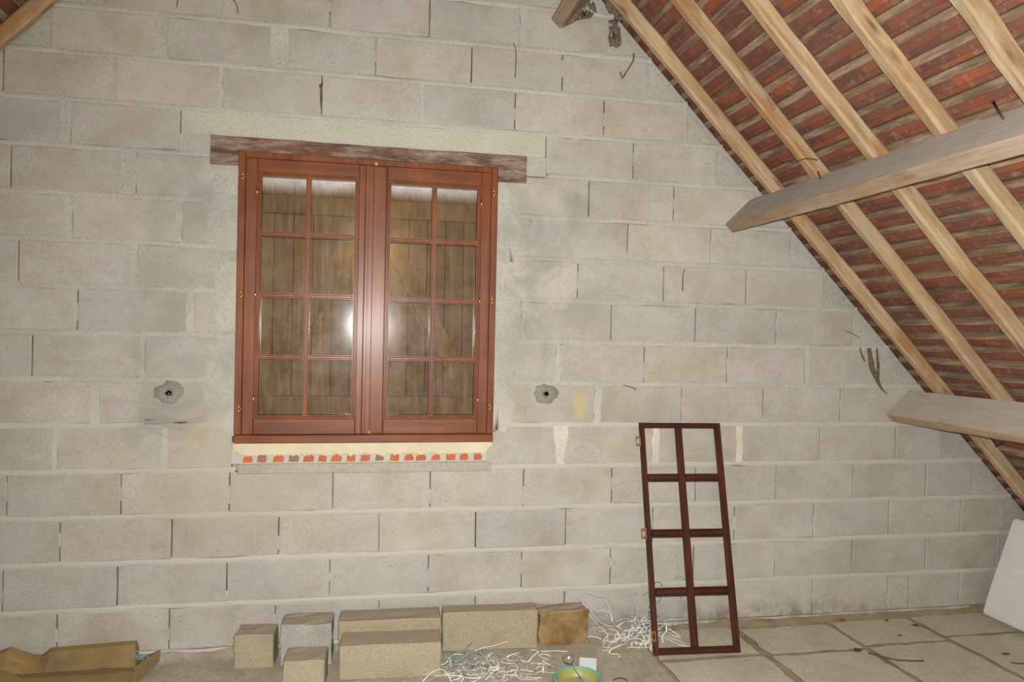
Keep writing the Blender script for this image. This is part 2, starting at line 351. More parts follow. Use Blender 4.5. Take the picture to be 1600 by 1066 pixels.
def mat_floor(name, cols, dust):
    t = NT(name, 0.95, 0.1); W = t.geo.outputs['Position']
    c = t.ramp(t.noise(W, 4.5, 5, 0.65, 0.4), cols)
    c = t.mix(t.math('MULTIPLY', t.ramp(t.noise(W, 30, 5, 0.75), [(0.52, 0.0), (0.68, 1.0)]), 0.6), c, dust)
    g = t.noise(W, 140, 3, 0.7); c = t.mix(0.5, c, t.mix(1.0, c, t.ramp(g, [(0.3, 0.6), (0.6, 1.1)]), 'MULTIPLY'))
    t.col(c); t.bump(t.math('ADD', g, t.noise(W, 35, 4, 0.7)), 0.005, 0.7)
    return t.m
M['floor'] = mat_floor('dusty_floor', [(0.3, (0.36, 0.31, 0.235)), (0.5, (0.45, 0.40, 0.31)), (0.7, (0.53, 0.48, 0.38))], (0.30, 0.24, 0.175))
M['gap'] = mat_floor('gap_dirt', [(0.3, (0.27, 0.20, 0.12)), (0.6, (0.40, 0.33, 0.22))], (0.20, 0.14, 0.09))
M['slabdark'] = mat_floor('slab_edge_darkened', [(0.3, (0.15, 0.115, 0.07)), (0.6, (0.24, 0.195, 0.13))], (0.12, 0.09, 0.06))  # slab edges coloured darker to offset how brightly the flash catches them
M['slab'] = mat_floor('plaster_slab', [(0.3, (0.49, 0.45, 0.35)), (0.5, (0.56, 0.52, 0.41)), (0.7, (0.62, 0.58, 0.46))], (0.42, 0.36, 0.26))
def mat_loose(name, a, b, c_):
    t = NT(name, 0.95, 0.12); P = t.mapping(t.tc.outputs['Object'], (1, 1, 1), rnd=True)
    c = t.ramp(t.noise(P, 7, 4, 0.6), [(0.3, a), (0.5, b), (0.7, c_)]); g = t.noise(P, 110, 4, 0.7)
    c = t.mix(0.6, c, t.mix(1.0, c, t.ramp(g, [(0.3, 0.6), (0.6, 1.1)]), 'MULTIPLY'))
    # dust lies on whatever faces up
    sx = t.n.new('ShaderNodeSeparateXYZ'); t.l(t.geo.outputs['Normal'], sx.inputs[0])
    c = t.mix(t.ramp(sx.outputs['Z'], [(0.6, 0.0), (0.9, 0.85)]), c, (0.37, 0.31, 0.235))
    t.col(c); t.bump(t.math('ADD', g, t.noise(P, 25, 4, 0.7)), 0.005, 0.7); return t.m
M['yblock'] = mat_loose('yellowish_block', (0.30, 0.262, 0.175), (0.335, 0.292, 0.198), (0.31, 0.285, 0.215))
M['gblock'] = mat_loose('grey_block', (0.29, 0.28, 0.25), (0.34, 0.33, 0.295), (0.38, 0.37, 0.33))
M['oblock'] = mat_loose('ochre_stone', (0.13, 0.075, 0.030), (0.27, 0.175, 0.080), (0.37, 0.265, 0.130))
M['card'] = mat_plain('brown_cardboard', (0.30, 0.205, 0.080), 0.85, 0.2, 0, 5, (0.20, 0.145, 0.07), 0.002)
M['string'] = mat_plain('clear_white_plastic', (0.82, 0.80, 0.75), 0.35, 0.6)
M['stringd'] = mat_plain('dusty_plastic', (0.40, 0.37, 0.31), 0.5, 0.4)
M['blue'] = mat_plain('blue_green_plastic', (0.14, 0.24, 0.24), 0.5, 0.4)
M['web'] = mat_plain('dusty_web', (0.085, 0.066, 0.048), 1.0, 0.0, 0, 60, (0.15, 0.12, 0.09), 0.002)
M['iron'] = mat_plain('dark_iron', (0.05, 0.035, 0.035), 0.6, 0.4)
M['chrome'] = mat_plain('worn_steel', (0.50, 0.47, 0.41), 0.22, 0.6, 0.75)
M['teal'] = mat_plain('teal_plastic', (0.10, 0.38, 0.35), 0.4, 0.5)
M['green'] = mat_plain('lime_plastic', (0.24, 0.28, 0.085), 0.4, 0.5)
M['beige'] = mat_plain('dried_paste', (0.46, 0.34, 0.18), 0.8, 0.2, 0, 20, (0.36, 0.30, 0.12), 0.003)
M['paper'] = mat_plain('white_card', (0.46, 0.47, 0.48), 0.6, 0.3)
M['papertop'] = mat_plain('dusty_card', (0.34, 0.30, 0.235), 0.9, 0.2)
M['twig'] = mat_plain('dry_twig', (0.09, 0.06, 0.035), 0.9, 0.2)
M['leaf'] = mat_plain('dead_leaf', (0.12, 0.055, 0.035), 0.9, 0.2)

# ================================================================ SETTING
BED = 0.2266                       # course height
def bedz(k): return 3.414 - BED * k
RX, RZ = 0.003, 4.787               # ridge line
TH = math.radians(45.7); CT, ST = math.cos(TH), math.sin(TH)
def roofx(z, n=0.0, side=1):       # x of the rafter-top plane at height z
    return RX + side * ((3.37 - z - n / CT) / math.tan(TH) + 1.385 - RX)

# --- floor
root = None
def grid_floor():
    nx, ny = 170, 70; v = []; f = []
    for j in range(ny + 1):
        t = j / ny; y = 0.06 - 7.7 * (t ** 2.2)
        for i in range(nx + 1):
            x = -4.6 + 9.25 * i / nx
            near = max(0.0, 1 - abs(y) / 1.0)
            h = 0.0035 * nz(x * 9, y * 9) + 0.003 * nz(x * 28, y * 28, 4)
            z = -0.006 + h
            bank = 0.024 * max(0, 1 + y / 0.07) * (0.75 + nz(x * 6, 3))
            if x > 1.4: z = -0.0030 + h * 0.35 + bank
            elif y > -0.12 and x > -1.2: z += 0.010 * near * max(0, nz(x * 5, y * 11, 8) + 0.3) * max(0, 1 + y / 0.12) + bank
            v.append((x, y, z))
    for j in range(ny):
        for i in range(nx):
            a = j * (nx + 1) + i; f.append((a, a + nx + 1, a + nx + 2, a + 1))
    return mesh('floor', v, f, True)
fl_o = link('floor', grid_floor(), M['floor']); tag(fl_o, kind='structure')
fl_o.data.materials.append(M['gap'])
for p in fl_o.data.polygons:
    if p.center.x > 1.47: p.material_index = 1
# slabs on the right half of the floor
def slab(x0, x1, y0, y1, sd):
    rnd = random.Random(sd); pts = []
    def edge(a, b, n):
        for i in range(n):
            t = i / n; p = (a[0] + (b[0] - a[0]) * t, a[1] + (b[1] - a[1]) * t); pts.append((p[0] + rnd.uniform(-.009, .009), p[1] + rnd.uniform(-.008, .008)))
    edge((x0, y0), (x1, y0), 8); edge((x1, y0), (x1, y1), 7); edge((x1, y1), (x0, y1), 8); edge((x0, y1), (x0, y0), 7)
    cx, cy = (x0 + x1) / 2, (y0 + y1) / 2; n = len(pts); z1 = 0.0 + rnd.uniform(-.0008, .0010)
    v = [(x, y, -0.03) for x, y in pts] + [(x, y, z1 - 0.0012) for x, y in pts] + [(cx + (x - cx) * .985, cy + (y - cy) * .98, z1) for x, y in pts]
    f = []
    for i in range(n):
        j = (i + 1) % n; f += [(i, j, j + n, i + n), (i + n, j + n, j + 2 * n, i + 2 * n)]
    f.append(tuple(range(2 * n, 3 * n)))
    me = mesh('floor_slab', v, f); me.materials.append(M['slab']); me.materials.append(M['slabdark'])
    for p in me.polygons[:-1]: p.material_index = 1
    return link('floor_slab', me, None, fl_o)
ybands = {0: [-0.045, -0.43, -0.98, -1.52, -2.1], 1: [-0.085, -0.445, -1.0, -1.55, -2.1], 2: [-0.06, -0.41, -0.95, -1.5, -2.05], 3: [-0.05, -0.36, -0.9, -1.45, -2.0], 4: [-0.05, -0.5, -1.1, -1.6]}
xb = [1.50, 2.085, 2.675, 3.215, 3.80, 4.36]
for i in range(5):
    for j in range(len(ybands[i]) - 1):
        gx0 = 0.024 if i == 1 else 0.012
        slab(xb[i] + gx0, xb[i + 1] - 0.012, ybands[i][j + 1] + 0.009, ybands[i][j] - 0.009, 100 + i * 10 + j)

# --- back wall: core with the window opening, blocks, beds, plugs
WX0, WX1, WZ0, WZ1 = -0.575, 0.64, 1.075, 2.463
wc = MB(); CY0, CY1 = 0.055, 0.20
def gab(z0, z1, xa=None, xb_=None):
    L = lambda z: roofx(z, -0.0, -1) if xa is None else xa
    R = lambda z: roofx(z, -0.0, 1) if xb_ is None else xb_
    return [(L(z0), z0), (R(z0), z0), (R(z1), z1), (L(z1), z1)]
wc.prism(gab(-0.03, WZ0), CY0, CY1)
wc.prism([(roofx(WZ0, 0, -1), WZ0), (WX0, WZ0), (WX0, WZ1), (roofx(WZ1, 0, -1), WZ1)], CY0, CY1)
wc.prism([(WX1, WZ0), (roofx(WZ0), WZ0), (roofx(WZ1), WZ1), (WX1, WZ1)], CY0, CY1)
wc.prism([(roofx(WZ1, 0, -1), WZ1), (roofx(WZ1), WZ1), (RX, RZ)], CY0, CY1)
wall = wc.out('wall_back', M['core'], fix=True); tag(wall, kind='structure')

def block(x0, x1, z0, z1, sd, mat=None, name='concrete_block', y=0.0):
    rnd = random.Random(sd); out = []
    nx = 5; nzz = 2
    def j(a=0.0035): return rnd.uniform(-a, a)
    o = [(x0 + (x1 - x0) * i / nx, z0) for i in range(nx)] + [(x1, z0 + (z1 - z0) * i / nzz) for i in range(nzz)] + \
        [(x1 - (x1 - x0) * i / nx, z1) for i in range(nx)] + [(x0, z1 - (z1 - z0) * i / nzz) for i in range(nzz)]
    n = len(o); cx, cz = (x0 + x1) / 2, (z0 + z1) / 2
    dy = y + rnd.uniform(-0.0015, 0.0015); tx = rnd.uniform(-.004, .004)
    fy = lambda x: dy + tx * (x - cx) * 2
    ring0 = [(px + (j(.002)), CY0 + 0.002, pz) for px, pz in o]
    ring1 = [(px + j(.0012), fy(px) + 0.0026, pz + j(.002)) for px, pz in o]
    w_, h_ = (x1 - x0) / 2, (z1 - z0) / 2
    ring2 = [(cx + (px - cx) * (1 - 0.004 / w_ - abs(j(.005))), fy(px), cz + (pz - cz) * (1 - 0.004 / h_ - abs(j(.02)))) for px, pz in o]
    v = ring0 + ring1 + ring2; f = []
    for i in range(n):
        k = (i + 1) % n; f += [(i, k, k + n, i + n), (i + n, k + n, k + 2 * n, i + 2 * n)]
    f.append(tuple(range(2 * n, 3 * n)))
    me = mesh(name, v, f)
    # local origin at the block's centre keeps its texture its own
    c = V((cx, 0, cz)); me.transform(Matrix.Translation(-c))
    ob = link(name, me, mat or M['block']); ob.location = c; ob.parent = wall
    return ob

P_ = 0.5049
rows = {  # joints read along each course (metres along the wall)
 -1: [-0.932, -0.42, 0.11, 0.618],
 0: [-1.26, -0.733, -0.197, 0.313, 0.817],
 1: [-1.012, -0.443, 0.037, 0.542, 1.043],
 2: [-1.707, -1.219, -0.724, -0.231, 0.281, 0.784, 1.286],
 3: [-1.93, -1.43, -0.911], 4: [-1.667, -1.145], 5: [-1.91, -1.409, -0.908], 6: [-1.627, -1.114], 7: [-1.87, -1.365, -0.846],
 8: [-1.562, -1.066], 9: [-1.79, -1.279], 10: [-1.454, -0.958], 11: [-1.663, -1.155, -0.648, -0.137, 0.366, 0.874, 1.377, 1.878, 2.381, 2.882, 3.378],
 12: [-1.427, -0.917, -0.405, 0.102, 0.615, 1.117, 1.624, 2.124, 2.626, 3.129, 3.627], 13: [-1.673, -1.165, -0.653, -0.145, 0.365, 0.873, 1.38, 1.877, 2.384, 2.885, 3.387, 3.89],
 14: [-1.434, -0.922, -0.413, 0.11, 0.622, 1.118, 1.615, 2.127, 2.629, 3.133, 3.278, 3.631]}
rowsR = {3: [0.961, 1.462], 4: [1.208, 1.707], 5: [0.898, 1.439, 1.938], 6: [1.155, 1.657, 2.162], 7: [0.854, 1.353, 1.855, 2.358], 8: [1.053, 1.553, 2.054, 2.557],
 9: [1.285, 1.781, 2.284, 2.785], 10: [1.076, 1.629, 2.141, 2.656, 3.161]}
endR = {-1: 1.10, 0: 1.301, 1: 1.539, 2: 1.781, 3: 1.962, 4: 2.20, 5: 2.436, 6: 2.657, 7: 2.853, 8: 3.043, 9: 3.268, 10: 3.48, 11: 3.699, 12: 3.945, 13: 4.12, 14: 4.33}
wide = {(1, -0.443): 0.078, (0, 0.817): 0.03, (0, -0.733): 0.03, (3, -1.43): 0.045, (4, -1.145): 0.07, (5, -1.409): 0.03, (5, -0.908): 0.03, (6, -1.114): 0.028, (7, -0.846): 0.035, (8, -1.066): 0.02,
 (9, -1.279): 0.035, (10, -1.454): 0.018, (10, 1.076): 0.04, (10, 1.629): 0.035, (10, 2.141): 0.032, (2, 0.281): 0.018, (9, 1.285): 0.035, (8, 1.053): 0.02, (5, 0.898): 0.03,
 (2, -1.219): 0.016, (8, 2.557): 0.024, (10, -0.958): 0.02, (0, -1.26): 0.05, (7, 0.854): 0.02, (2, -0.724): 0.014, (0, -0.197): 0.009, (1, -1.012): 0.06}
pale = {(10, 1.076), (10, 1.629), (10, 2.141)}
plugs = MB(); plugs_pale = MB(); sd = 0
def jit_poly(mb, x0, x1, z0, z1, y, rnd, n=5, jx=0.004, taper=0.0):
    """a filled perp joint: an irregular upright strip of mortar"""
    L = []; R = []
    for i in range(n + 1):
        z = z0 + (z1 - z0) * i / n
        L.append((x0 + rnd.uniform(-jx, jx) + taper * (1 - i / n) * 0.3, z)); R.append((x1 + rnd.uniform(-jx, jx) - taper * (1 - i / n), z))
    poly = L[::-1] + R
    poly = [poly[i] for i in range(len(poly))]
    mb.prism([(x, z) for x, z in poly], y, CY0 + 0.001)
for r in range(-6, 15):
    z1 = bedz(r) - 0.0135; z0 = bedz(r + 1) + 0.0135
    zt = z1
    if r in endR: eR = endR[r]
    else: eR = roofx(zt) - 0.12
    eL = 2 * RX - eR
    if r == 0: eL = -1.27
    if r == 1: eL = -1.502
    J = sorted(rows.get(r, []))
    if not J: J = [RX + (0.25 if r % 2 else 0.0)]
    if eR - RX < 0.12: continue
    hole = 3 <= r <= 10
    segs = []
    left = [x for x in J]
    while left and left[0] - P_ > eL + 0.1: left.insert(0, left[0] - P_)
    left = [x for x in left if x > eL + 0.05]
    if hole:
        lim = (WX0 - 0.03 if r < 10 else -0.64) if r > 3 else -0.911
        xs = [eL] + [x for x in left if x < lim - 0.02] + [lim]; segs.append(xs)
        Rr = [x for x in rowsR[r]]
        while Rr[-1] + P_ < eR - 0.15: Rr.append(Rr[-1] + P_)
        lim2 = WX1 + 0.03 if r > 3 else 0.961
        xs = [lim2] + [x for x in Rr if x > lim2 + 0.02] + [eR]; segs.append(xs)
    else:
        while left and left[-1] + P_ < eR - 0.15: left.append(left[-1] + P_)
        segs.append([eL] + [x for x in left if x < eR - 0.05] + [eR])
    for xs in segs:
        for i in range(len(xs) - 1):
            sd += 1; rnd = random.Random(sd * 13 + 5)
            def gap(x):
                for (rr, q), wv in wide.items():
                    if rr == r and abs(q - x) < 1e-3: return wv
                return 0.0052
            ga, gb = gap(xs[i]) / 2, gap(xs[i + 1]) / 2
            if i == 0: ga = 0.0
            if i == len(xs) - 2: gb = 0.0
            if xs[i + 1] - xs[i] < 0.06: continue
            block(xs[i] + ga, xs[i + 1] - gb, z0 - 0.001, z1 + 0.001, sd)
            if i > 0 and (gap(xs[i]) > 0.012):
                g = gap(xs[i]); tgt = plugs_pale if (r, xs[i]) in pale else plugs
                jit_poly(tgt, xs[i] - g / 2 - 0.003, xs[i] + g / 2 + 0.003, z0 - 0.004, z1 + 0.004, -0.0022, rnd, 5, 0.005, 0.0)
                if (r, xs[i]) == (10, 1.076): plugs_pale.prism([(1.058, z0 + .03), (1.062, z0 + .06), (1.044, z0 + .11), (1.034, z1 - .01), (1.04, z1 + .006), (1.115, z1 + .006), (1.12, z1 - .03), (1.105, z0 + .09), (1.098, z0 + .03)], -0.0030, 0.02)
            elif i > 0 and rnd.random() < 0.62:   # part of a dry joint smeared shut
                a = z0 + (z1 - z0) * rnd.uniform(0, .5); b = a + (z1 - z0) * rnd.uniform(.2, .5)
                jit_poly(plugs, xs[i] - 0.006, xs[i] + 0.006, a, min(b, z1), rnd.choice((0.0025, 0.006, 0.010)), rnd, 3, 0.002)
plugs.out('joint_mortar', M['mortar'], wall, fix=True)['kind'] = 'stuff'
plugs_pale.out('pale_joint_mortar', mat_mortar('lime_mortar', [(0.35, (0.46, 0.43, 0.36)), (0.6, (0.54, 0.51, 0.43))]), wall, fix=True)['kind'] = 'stuff'

# beds of mortar: one wavy strip per course
def bed(zc, x0, x1, sd, h=0.024, proud=0.0016):
    n = max(4, int((x1 - x0) / 0.045)); v = []; f = []
    for i in range(n + 1):
        x = x0 + (x1 - x0) * i / n
        up = zc + h * (0.66 + 0.34 * nz(x * 5, sd * 3.1)) + 0.004 * nz(x * 26, sd); dn = zc - h * (0.66 + 0.34 * nz(x * 5 + 40, sd * 3.1)) + 0.004 * nz(x * 26 + 9, sd)
        pr = proud * (0.6 + 0.9 * nz(x * 3, sd * 1.7, 5))
        zs = (up, zc + h * 0.40, zc - h * 0.30, dn); ys = (0.0028, -pr, -pr * 1.2 - 0.0004, 0.0032)
        v += [(x, ys[k], zs[k]) for k in range(4)]
    for i in range(n):
        for k in range(3):
            a = i * 4 + k; f.append((a, a + 1, a + 5, a + 4))
    ob = link('mortar_bed', mesh('mortar_bed', v, f, True), M['mortar'], wall); return ob
for k in range(-5, 16):
    z = bedz(k); eR = min(roofx(z) - 0.01, endR.get(k, 9) + 0.10 if k in endR else 9); eL = roofx(z, 0, -1) + 0.01
    if k == 15: bed(z - 0.004, -4.5, 4.55, k, 0.02, 0.001); continue
    if k == 4: bed(z, eL, WX0 - 0.19, k); bed(z, 0.97, eR, k)
    elif 4 < k < 11: bed(z, eL, WX0 - 0.01, k); bed(z, WX1 + 0.01, eR, k)
    elif k == 3: bed(z, eL, eR, k, 0.024, 0.0012)
    elif k == 11: bed(z, eL, -0.62, k); bed(z, 0.69, eR, k)
    else: bed(z, eL, eR, k)

# mortar verge between the stepped block ends and the roof
for side in (1, -1):
    vm = MB(); rnd = random.Random(77 + side)
    for r in range(-6, 15):
        z1 = bedz(r); z0 = bedz(r + 1); e = endR.get(r, roofx(z1 - .0135) - 0.12)
        if side < 0: e = 2 * RX - e
        if side < 0 and r == 0: e = -1.27
        if side < 0 and r == 1: e = -1.502
        a0 = roofx(z0, 0.004, side); a1 = roofx(z1, 0.004, side)
        e0 = e - side * 0.004
        yy = 0.0045 + rnd.uniform(-0.002, 0.002)
        vm.prism([(e0, z0), (a0, z0), (a1, z1), (e0, z1)] if side > 0 else [(a0, z0), (e0, z0), (e0, z1), (a1, z1)], yy, CY0 + 0.001)
    vm.out('verge_mortar', M['fill'], wall, fix=True)

# the far gable behind the photographer (only seen mirrored in the panes, and by its bounce)
fg = MB(); fg.prism([(roofx(0, -0.0, -1), -0.03), (roofx(0), -0.03), (RX, RZ)], -7.70, -7.50)
fgo = fg.out('wall_front', M['block'], fix=True); tag(fgo, kind='structure')
# cement reveals smeared round the window frame
def smear(pts, y, name='cement_render', mat=None, sd=0):
    n = len(pts); cx = sum(p[0] for p in pts) / n; cz = sum(p[1] for p in pts) / n
    v = [(p[0], 0.004, p[1]) for p in pts] + [(cx + (p[0] - cx) * .72, y, cz + (p[1] - cz) * .78) for p in pts] + [(cx, y - 0.001, cz)]
    f = []
    for i in range(n):
        k = (i + 1) % n; f += [(i, k, k + n, i + n), (i + n, k + n, 2 * n)]
    return link(name, mesh(name, v, f, True), mat or M['mortar'], wall)
def ragged(x0, x1, z0, z1, sd, n=22, amp=0.02):
    rnd = random.Random(sd); out = []
    for i in range(n):
        t = 2 * math.pi * i / n; c, s = math.cos(t), math.sin(t); k = 1 / max(abs(c), abs(s)) ** 0.75
        out.append(((x0 + x1) / 2 + (x1 - x0) / 2 * c * k + rnd.uniform(-amp, amp), (z0 + z1) / 2 + (z1 - z0) / 2 * s * k + rnd.uniform(-amp, amp)))
    return out
for i, (a, b, c, d) in enumerate([(-0.80, -0.58, 2.02, 2.44), (-0.76, -0.57, 1.60, 2.0), (-0.79, -0.58, 1.10, 1.58), (0.64, 0.85, 1.98, 2.44), (0.65, 0.84, 1.52, 1.93), (0.64, 0.82, 1.08, 1.50)]):
    smear(ragged(a, b, c, d, i + 3, 26, 0.018), -0.004 - 0.001 * (i % 3))
smear(ragged(1.07, 1.16, 2.31, 2.44, 31, 16, 0.008), -0.003, mat=M['fill'])
# two plugged fixing holes either side of the window
def plug(x, z, r, sd, deep):
    rnd = random.Random(sd); n = 18; v = []; f = []
    prof = [(1.0, 0.002), (0.86, -0.006), (0.5, -0.010), (0.2, -0.008)]
    rr = [r * rnd.uniform(0.82, 1.18) for _ in range(n)]
    for q, y in prof:
        for i in range(n):
            t = 2 * math.pi * i / n; v.append((x + rr[i] * q * math.cos(t) * 1.12, y * deep + 0.002 * nz(i, q * 9, sd), z + rr[i] * q * math.sin(t) * .95))
    for k in range(3):
        for i in range(n):
            j = (i + 1) % n; f.append((k * n + i, (k + 1) * n + i, (k + 1) * n + j, k * n + j))
    f.append(tuple(3 * n + i for i in range(n)))
    o = mesh('cement_plug', v, f, True); o.flip_normals(); return link('cement_plug', o, M['cement'], wall)
plug(-0.94, 1.31, 0.062, 5, 1.6); plug(0.988, 1.318, 0.060, 6, 1.2)
smear(ragged(-1.08, -0.82, 1.155, 1.19, 44, 16, 0.008), -0.003, 'cement_plug', M['cement'])

# concrete lintel over the opening and its mortar
cl = MB(); rnd = random.Random(3)
cl.box(-0.908, 0.958, 0.0, CY0 + 0.001, 2.602, 2.724, 0.004)
clo = cl.out('concrete_lintel', mat_mortar('pale_concrete', [(0.35, (0.385, 0.375, 0.315)), (0.6, (0.43, 0.42, 0.35))]), wall)
b_ = MB(); b_.box(-0.915, -0.765, 0.001, CY0, 2.50, 2.605, 0.003); b_.box(0.85, 0.965, 0.001, CY0, 2.50, 2.605, 0.003); b_.out('lintel_packing', M['mortar'], wall)

# --- oak lintel, a board set into the wall above the window
def beam_mesh(name, L, W, H, seg=30, jit=0.003, ch=0.006, sd=0, wane=0.0):
    """sawn timber along +x, section W (y) x H (z), slightly uneven"""
    v = []; f = []; base = [(ch, 0), (W - ch, 0), (W, ch), (W, H - ch), (W - ch, H), (ch, H), (0, H - ch), (0, ch)]
    n = 8
    for i in range(seg + 1):
        x = L * i / seg
        dy = jit * 1.5 * nz(x * 1.3, sd * 7.7); dz = jit * 1.5 * nz(x * 1.3, sd * 3.3 + 50)
        for k, (y, z) in enumerate(base):
            a = jit * nz(x * 6, k * 5.0, sd); b = jit * nz(x * 6 + 31, k * 5.0, sd)
            if wane and k in (2, 3, 4): y -= wane * max(0, nz(x * 1.7, sd, k) + 0.1)
            v.append((x, y + dy + a, z + dz + b))
    for i in range(seg):
        for k in range(n):
            j = (k + 1) % n; f.append((i * n + k, (i + 1) * n + k, (i + 1) * n + j, i * n + j))
    f.append(tuple(range(n))); f.append(tuple(seg * n + k for k in range(n - 1, -1, -1)))
    me = mesh(name, v, f)
    bm = bmesh.new(); bm.from_mesh(me); bmesh.ops.recalc_face_normals(bm, faces=bm.faces); bm.to_mesh(me); bm.free()
    return me
lt = link('wooden_lintel', beam_mesh('wooden_lintel', 1.618, 0.07, 0.146, 40, 0.003, 0.005, 2), M['lintel'], mw=Matrix.Translation((-0.766, -0.014, 2.461)) @ Matrix.Rotation(math.radians(0.15), 4, 'Y'))
tag(lt, 'long weathered brown wooden lintel board above the window, streaked with cement', 'lintel')

# --- window_1
win = empty('window_1', (0.033, 0, 1.06)); tag(win, kind='structure')
fm_ = MB(); FX0, FX1, FZ0, FZ1 = -0.628, 0.694, 1.060, 2.530
fm_.box(FX0, -0.592, -0.030, 0.03, FZ0 + .044, FZ1, 0.003); fm_.box(0.658, FX1, -0.030, 0.03, FZ0 + .044, FZ1, 0.003)
fm_.box(-0.5915, 0.6575, -0.030, 0.03, 2.498, FZ1, 0.003)
fm_.out('window_frame', M['varnish'], win)
dr = MB(); dr.box(FX0, FX1, -0.036, 0.03, FZ0, FZ0 + 0.0435, 0.004); dr.out('bottom_rail', M['varnishh'], win)
def sash(x0, x1, gx0, gx1, gz0, gz1, bars, cb, hingeside):
    """sash frame with beaded glazing grille and eight panes; x0..x1 outer, gx/gz the beaded rectangle"""
    z0, z1 = 1.106, 2.4965
    so = empty('sash', ((x0 + x1) / 2, 0, z0)); so.parent = win; so.matrix_parent_inverse = Matrix.Translation(win.location).inverted()
    so_w = V(so.location)
    def sub(mb_, nm, mt, **k):
        o = mb_.out(nm, mt, None, **k); o.parent = so; o.matrix_parent_inverse = Matrix.Translation(so_w).inverted(); return o
    for a_, b_ in ((x0, gx0), (gx1, x1)):
        s = MB(); s.box(a_, b_, -0.034, 0.022, z0, z1, 0.0025); sub(s, 'stile', M['varnish'])
    for a_, b_ in ((gz1, z1), (z0, gz0)):
        s = MB(); s.box(gx0 + .0006, gx1 - .0006, -0.034, 0.022, a_, b_, 0.0025); sub(s, 'rail', M['varnishh'])
    g = MB()
    def bead(xa, xb2, za, zb, y=-0.040):   # moulded: stepped section
        g.box(xa, xb2, y + 0.006, 0.006, za, zb, 0.0)
        dx = min(0.005, (xb2 - xa) * .28); dz = min(0.005, (zb - za) * .28)
        g.box(xa + dx, xb2 - dx, y, y + 0.012, za + dz, zb - dz, 0.0028)
    e = 0.021
    bead(gx0 + .001, gx0 + e, gz0 + .001, gz1 - .001); bead(gx1 - e, gx1 - .001, gz0 + .001, gz1 - .001)
    bead(gx0 + e + .0004, gx1 - e - .0004, gz1 - 0.019, gz1 - .001); bead(gx0 + e + .0004, gx1 - e - .0004, gz0 + .001, gz0 + 0.019)
    bead(cb - 0.0125, cb + 0.0125, gz0 + .0194, gz1 - .0194)
    for zb in bars:
        bead(gx0 + e + .0004, cb - .0129, zb - 0.0125, zb + 0.0125, -0.038); bead(cb + .0129, gx1 - e - .0004, zb - 0.0125, zb + 0.0125, -0.038)
    sub(g, 'glazing_bars', M['varnish'])
    zs = [gz1] + list(bars) + [gz0]; xs = [gx0, cb, gx1]
    for a in range(4):
        for b in range(2):
            p = MB(); t1, t2 = random.uniform(-.0005, .0005), random.uniform(-.0005, .0005)
            X0, X1, Z0_, Z1_ = xs[b] + .004, xs[b + 1] - .004, zs[a + 1] + .004, zs[a] - .004
            N_ = 6; v = []; f = []
            for yy in (0.0, 0.003):
                for i in range(N_ + 1):
                    for j in range(N_ + 1):
                        u, w_ = i / N_ * 2 - 1, j / N_ * 2 - 1
                        v.append((X0 + (X1 - X0) * i / N_, 0.008 + yy + t1 * u + t2 * w_ , Z0_ + (Z1_ - Z0_) * j / N_))
            K = (N_ + 1) ** 2
            for i in range(N_):
                for j in range(N_):
                    q = i * (N_ + 1) + j; f.append((q, q + N_ + 1, q + N_ + 2, q + 1))
            me = mesh('glass_pane', v[:K], f, True); go = link('glass_pane', me, M['glass']); go.parent = so; go.matrix_parent_inverse = Matrix.Translation(so_w).inverted()
    # small brass hinges of the removable grille
    hx = gx0 + .001 if hingeside < 0 else gx1 - .001
    for hz in (2.33, 1.812, 1.285):
        h = MB(); h.tube([(hx, -0.040, hz - 0.020), (hx, -0.040, hz + 0.020)], 0.0032, 8); sub(h, 'grille_hinge', M['brass'], smooth=True)
    return so
sL = sash(-0.590, 0.0, -0.535, -0.032, 1.184, 2.430, (2.121, 1.811, 1.500), -0.284, -1)
sR = sash(0.046, 0.6565, 0.110, 0.606, 1.184, 2.424, (2.118, 1.806, 1.500), 0.357, 1)
ms = MB(); ms.box(0.0006, 0.0454, -0.030, 0.02, 1.106, 2.4965, 0.002)      # meeting strip, with a fine double groove
ms.box(0.017, 0.0445, -0.0335, -0.028, 1.112, 2.49, 0.0015); ms.out('meeting_strip', M['varnish'], win)
co = MB(); co.box(0.040, 0.106, -0.044, -0.0345, 1.112, 2.49, 0.003); co.out('cover_strip', M['varnish'], win)
for x, zs in ((-0.604, (2.405, 1.811, 1.235)), (0.671, (2.391, 1.816, 1.248))):
    for z in zs:
        h = MB(); h.tube([(x, -0.036, z - 0.020), (x, -0.036, z - 0.002)], 0.0048, 10); h.tube([(x, -0.036, z + 0.001), (x, -0.036, z + 0.018)], 0.0048, 10)
        h.tube([(x, -0.036, z + 0.018), (x, -0.036, z + 0.0225)], [0.0048, 0.0018], 10)
        h.box(x + 0.003, x + 0.012, -0.0345, -0.0325, z - 0.006, z + 0.002); h.out('hinge', M['brass'], win, True)
for x, z in ((0.051, 2.506), (0.043, 1.117)):
    h = MB(); Mx = Matrix.Translation((x, -0.030, z)) @ Matrix.Rotation(math.radians(90), 4, 'X')
    h.lathe([(0.0001, 0.0135), (0.006, 0.0132), (0.009, 0.010), (0.0095, 0.0)], 16, Mx); h.out('plug_cap', M['plug'], win, True)

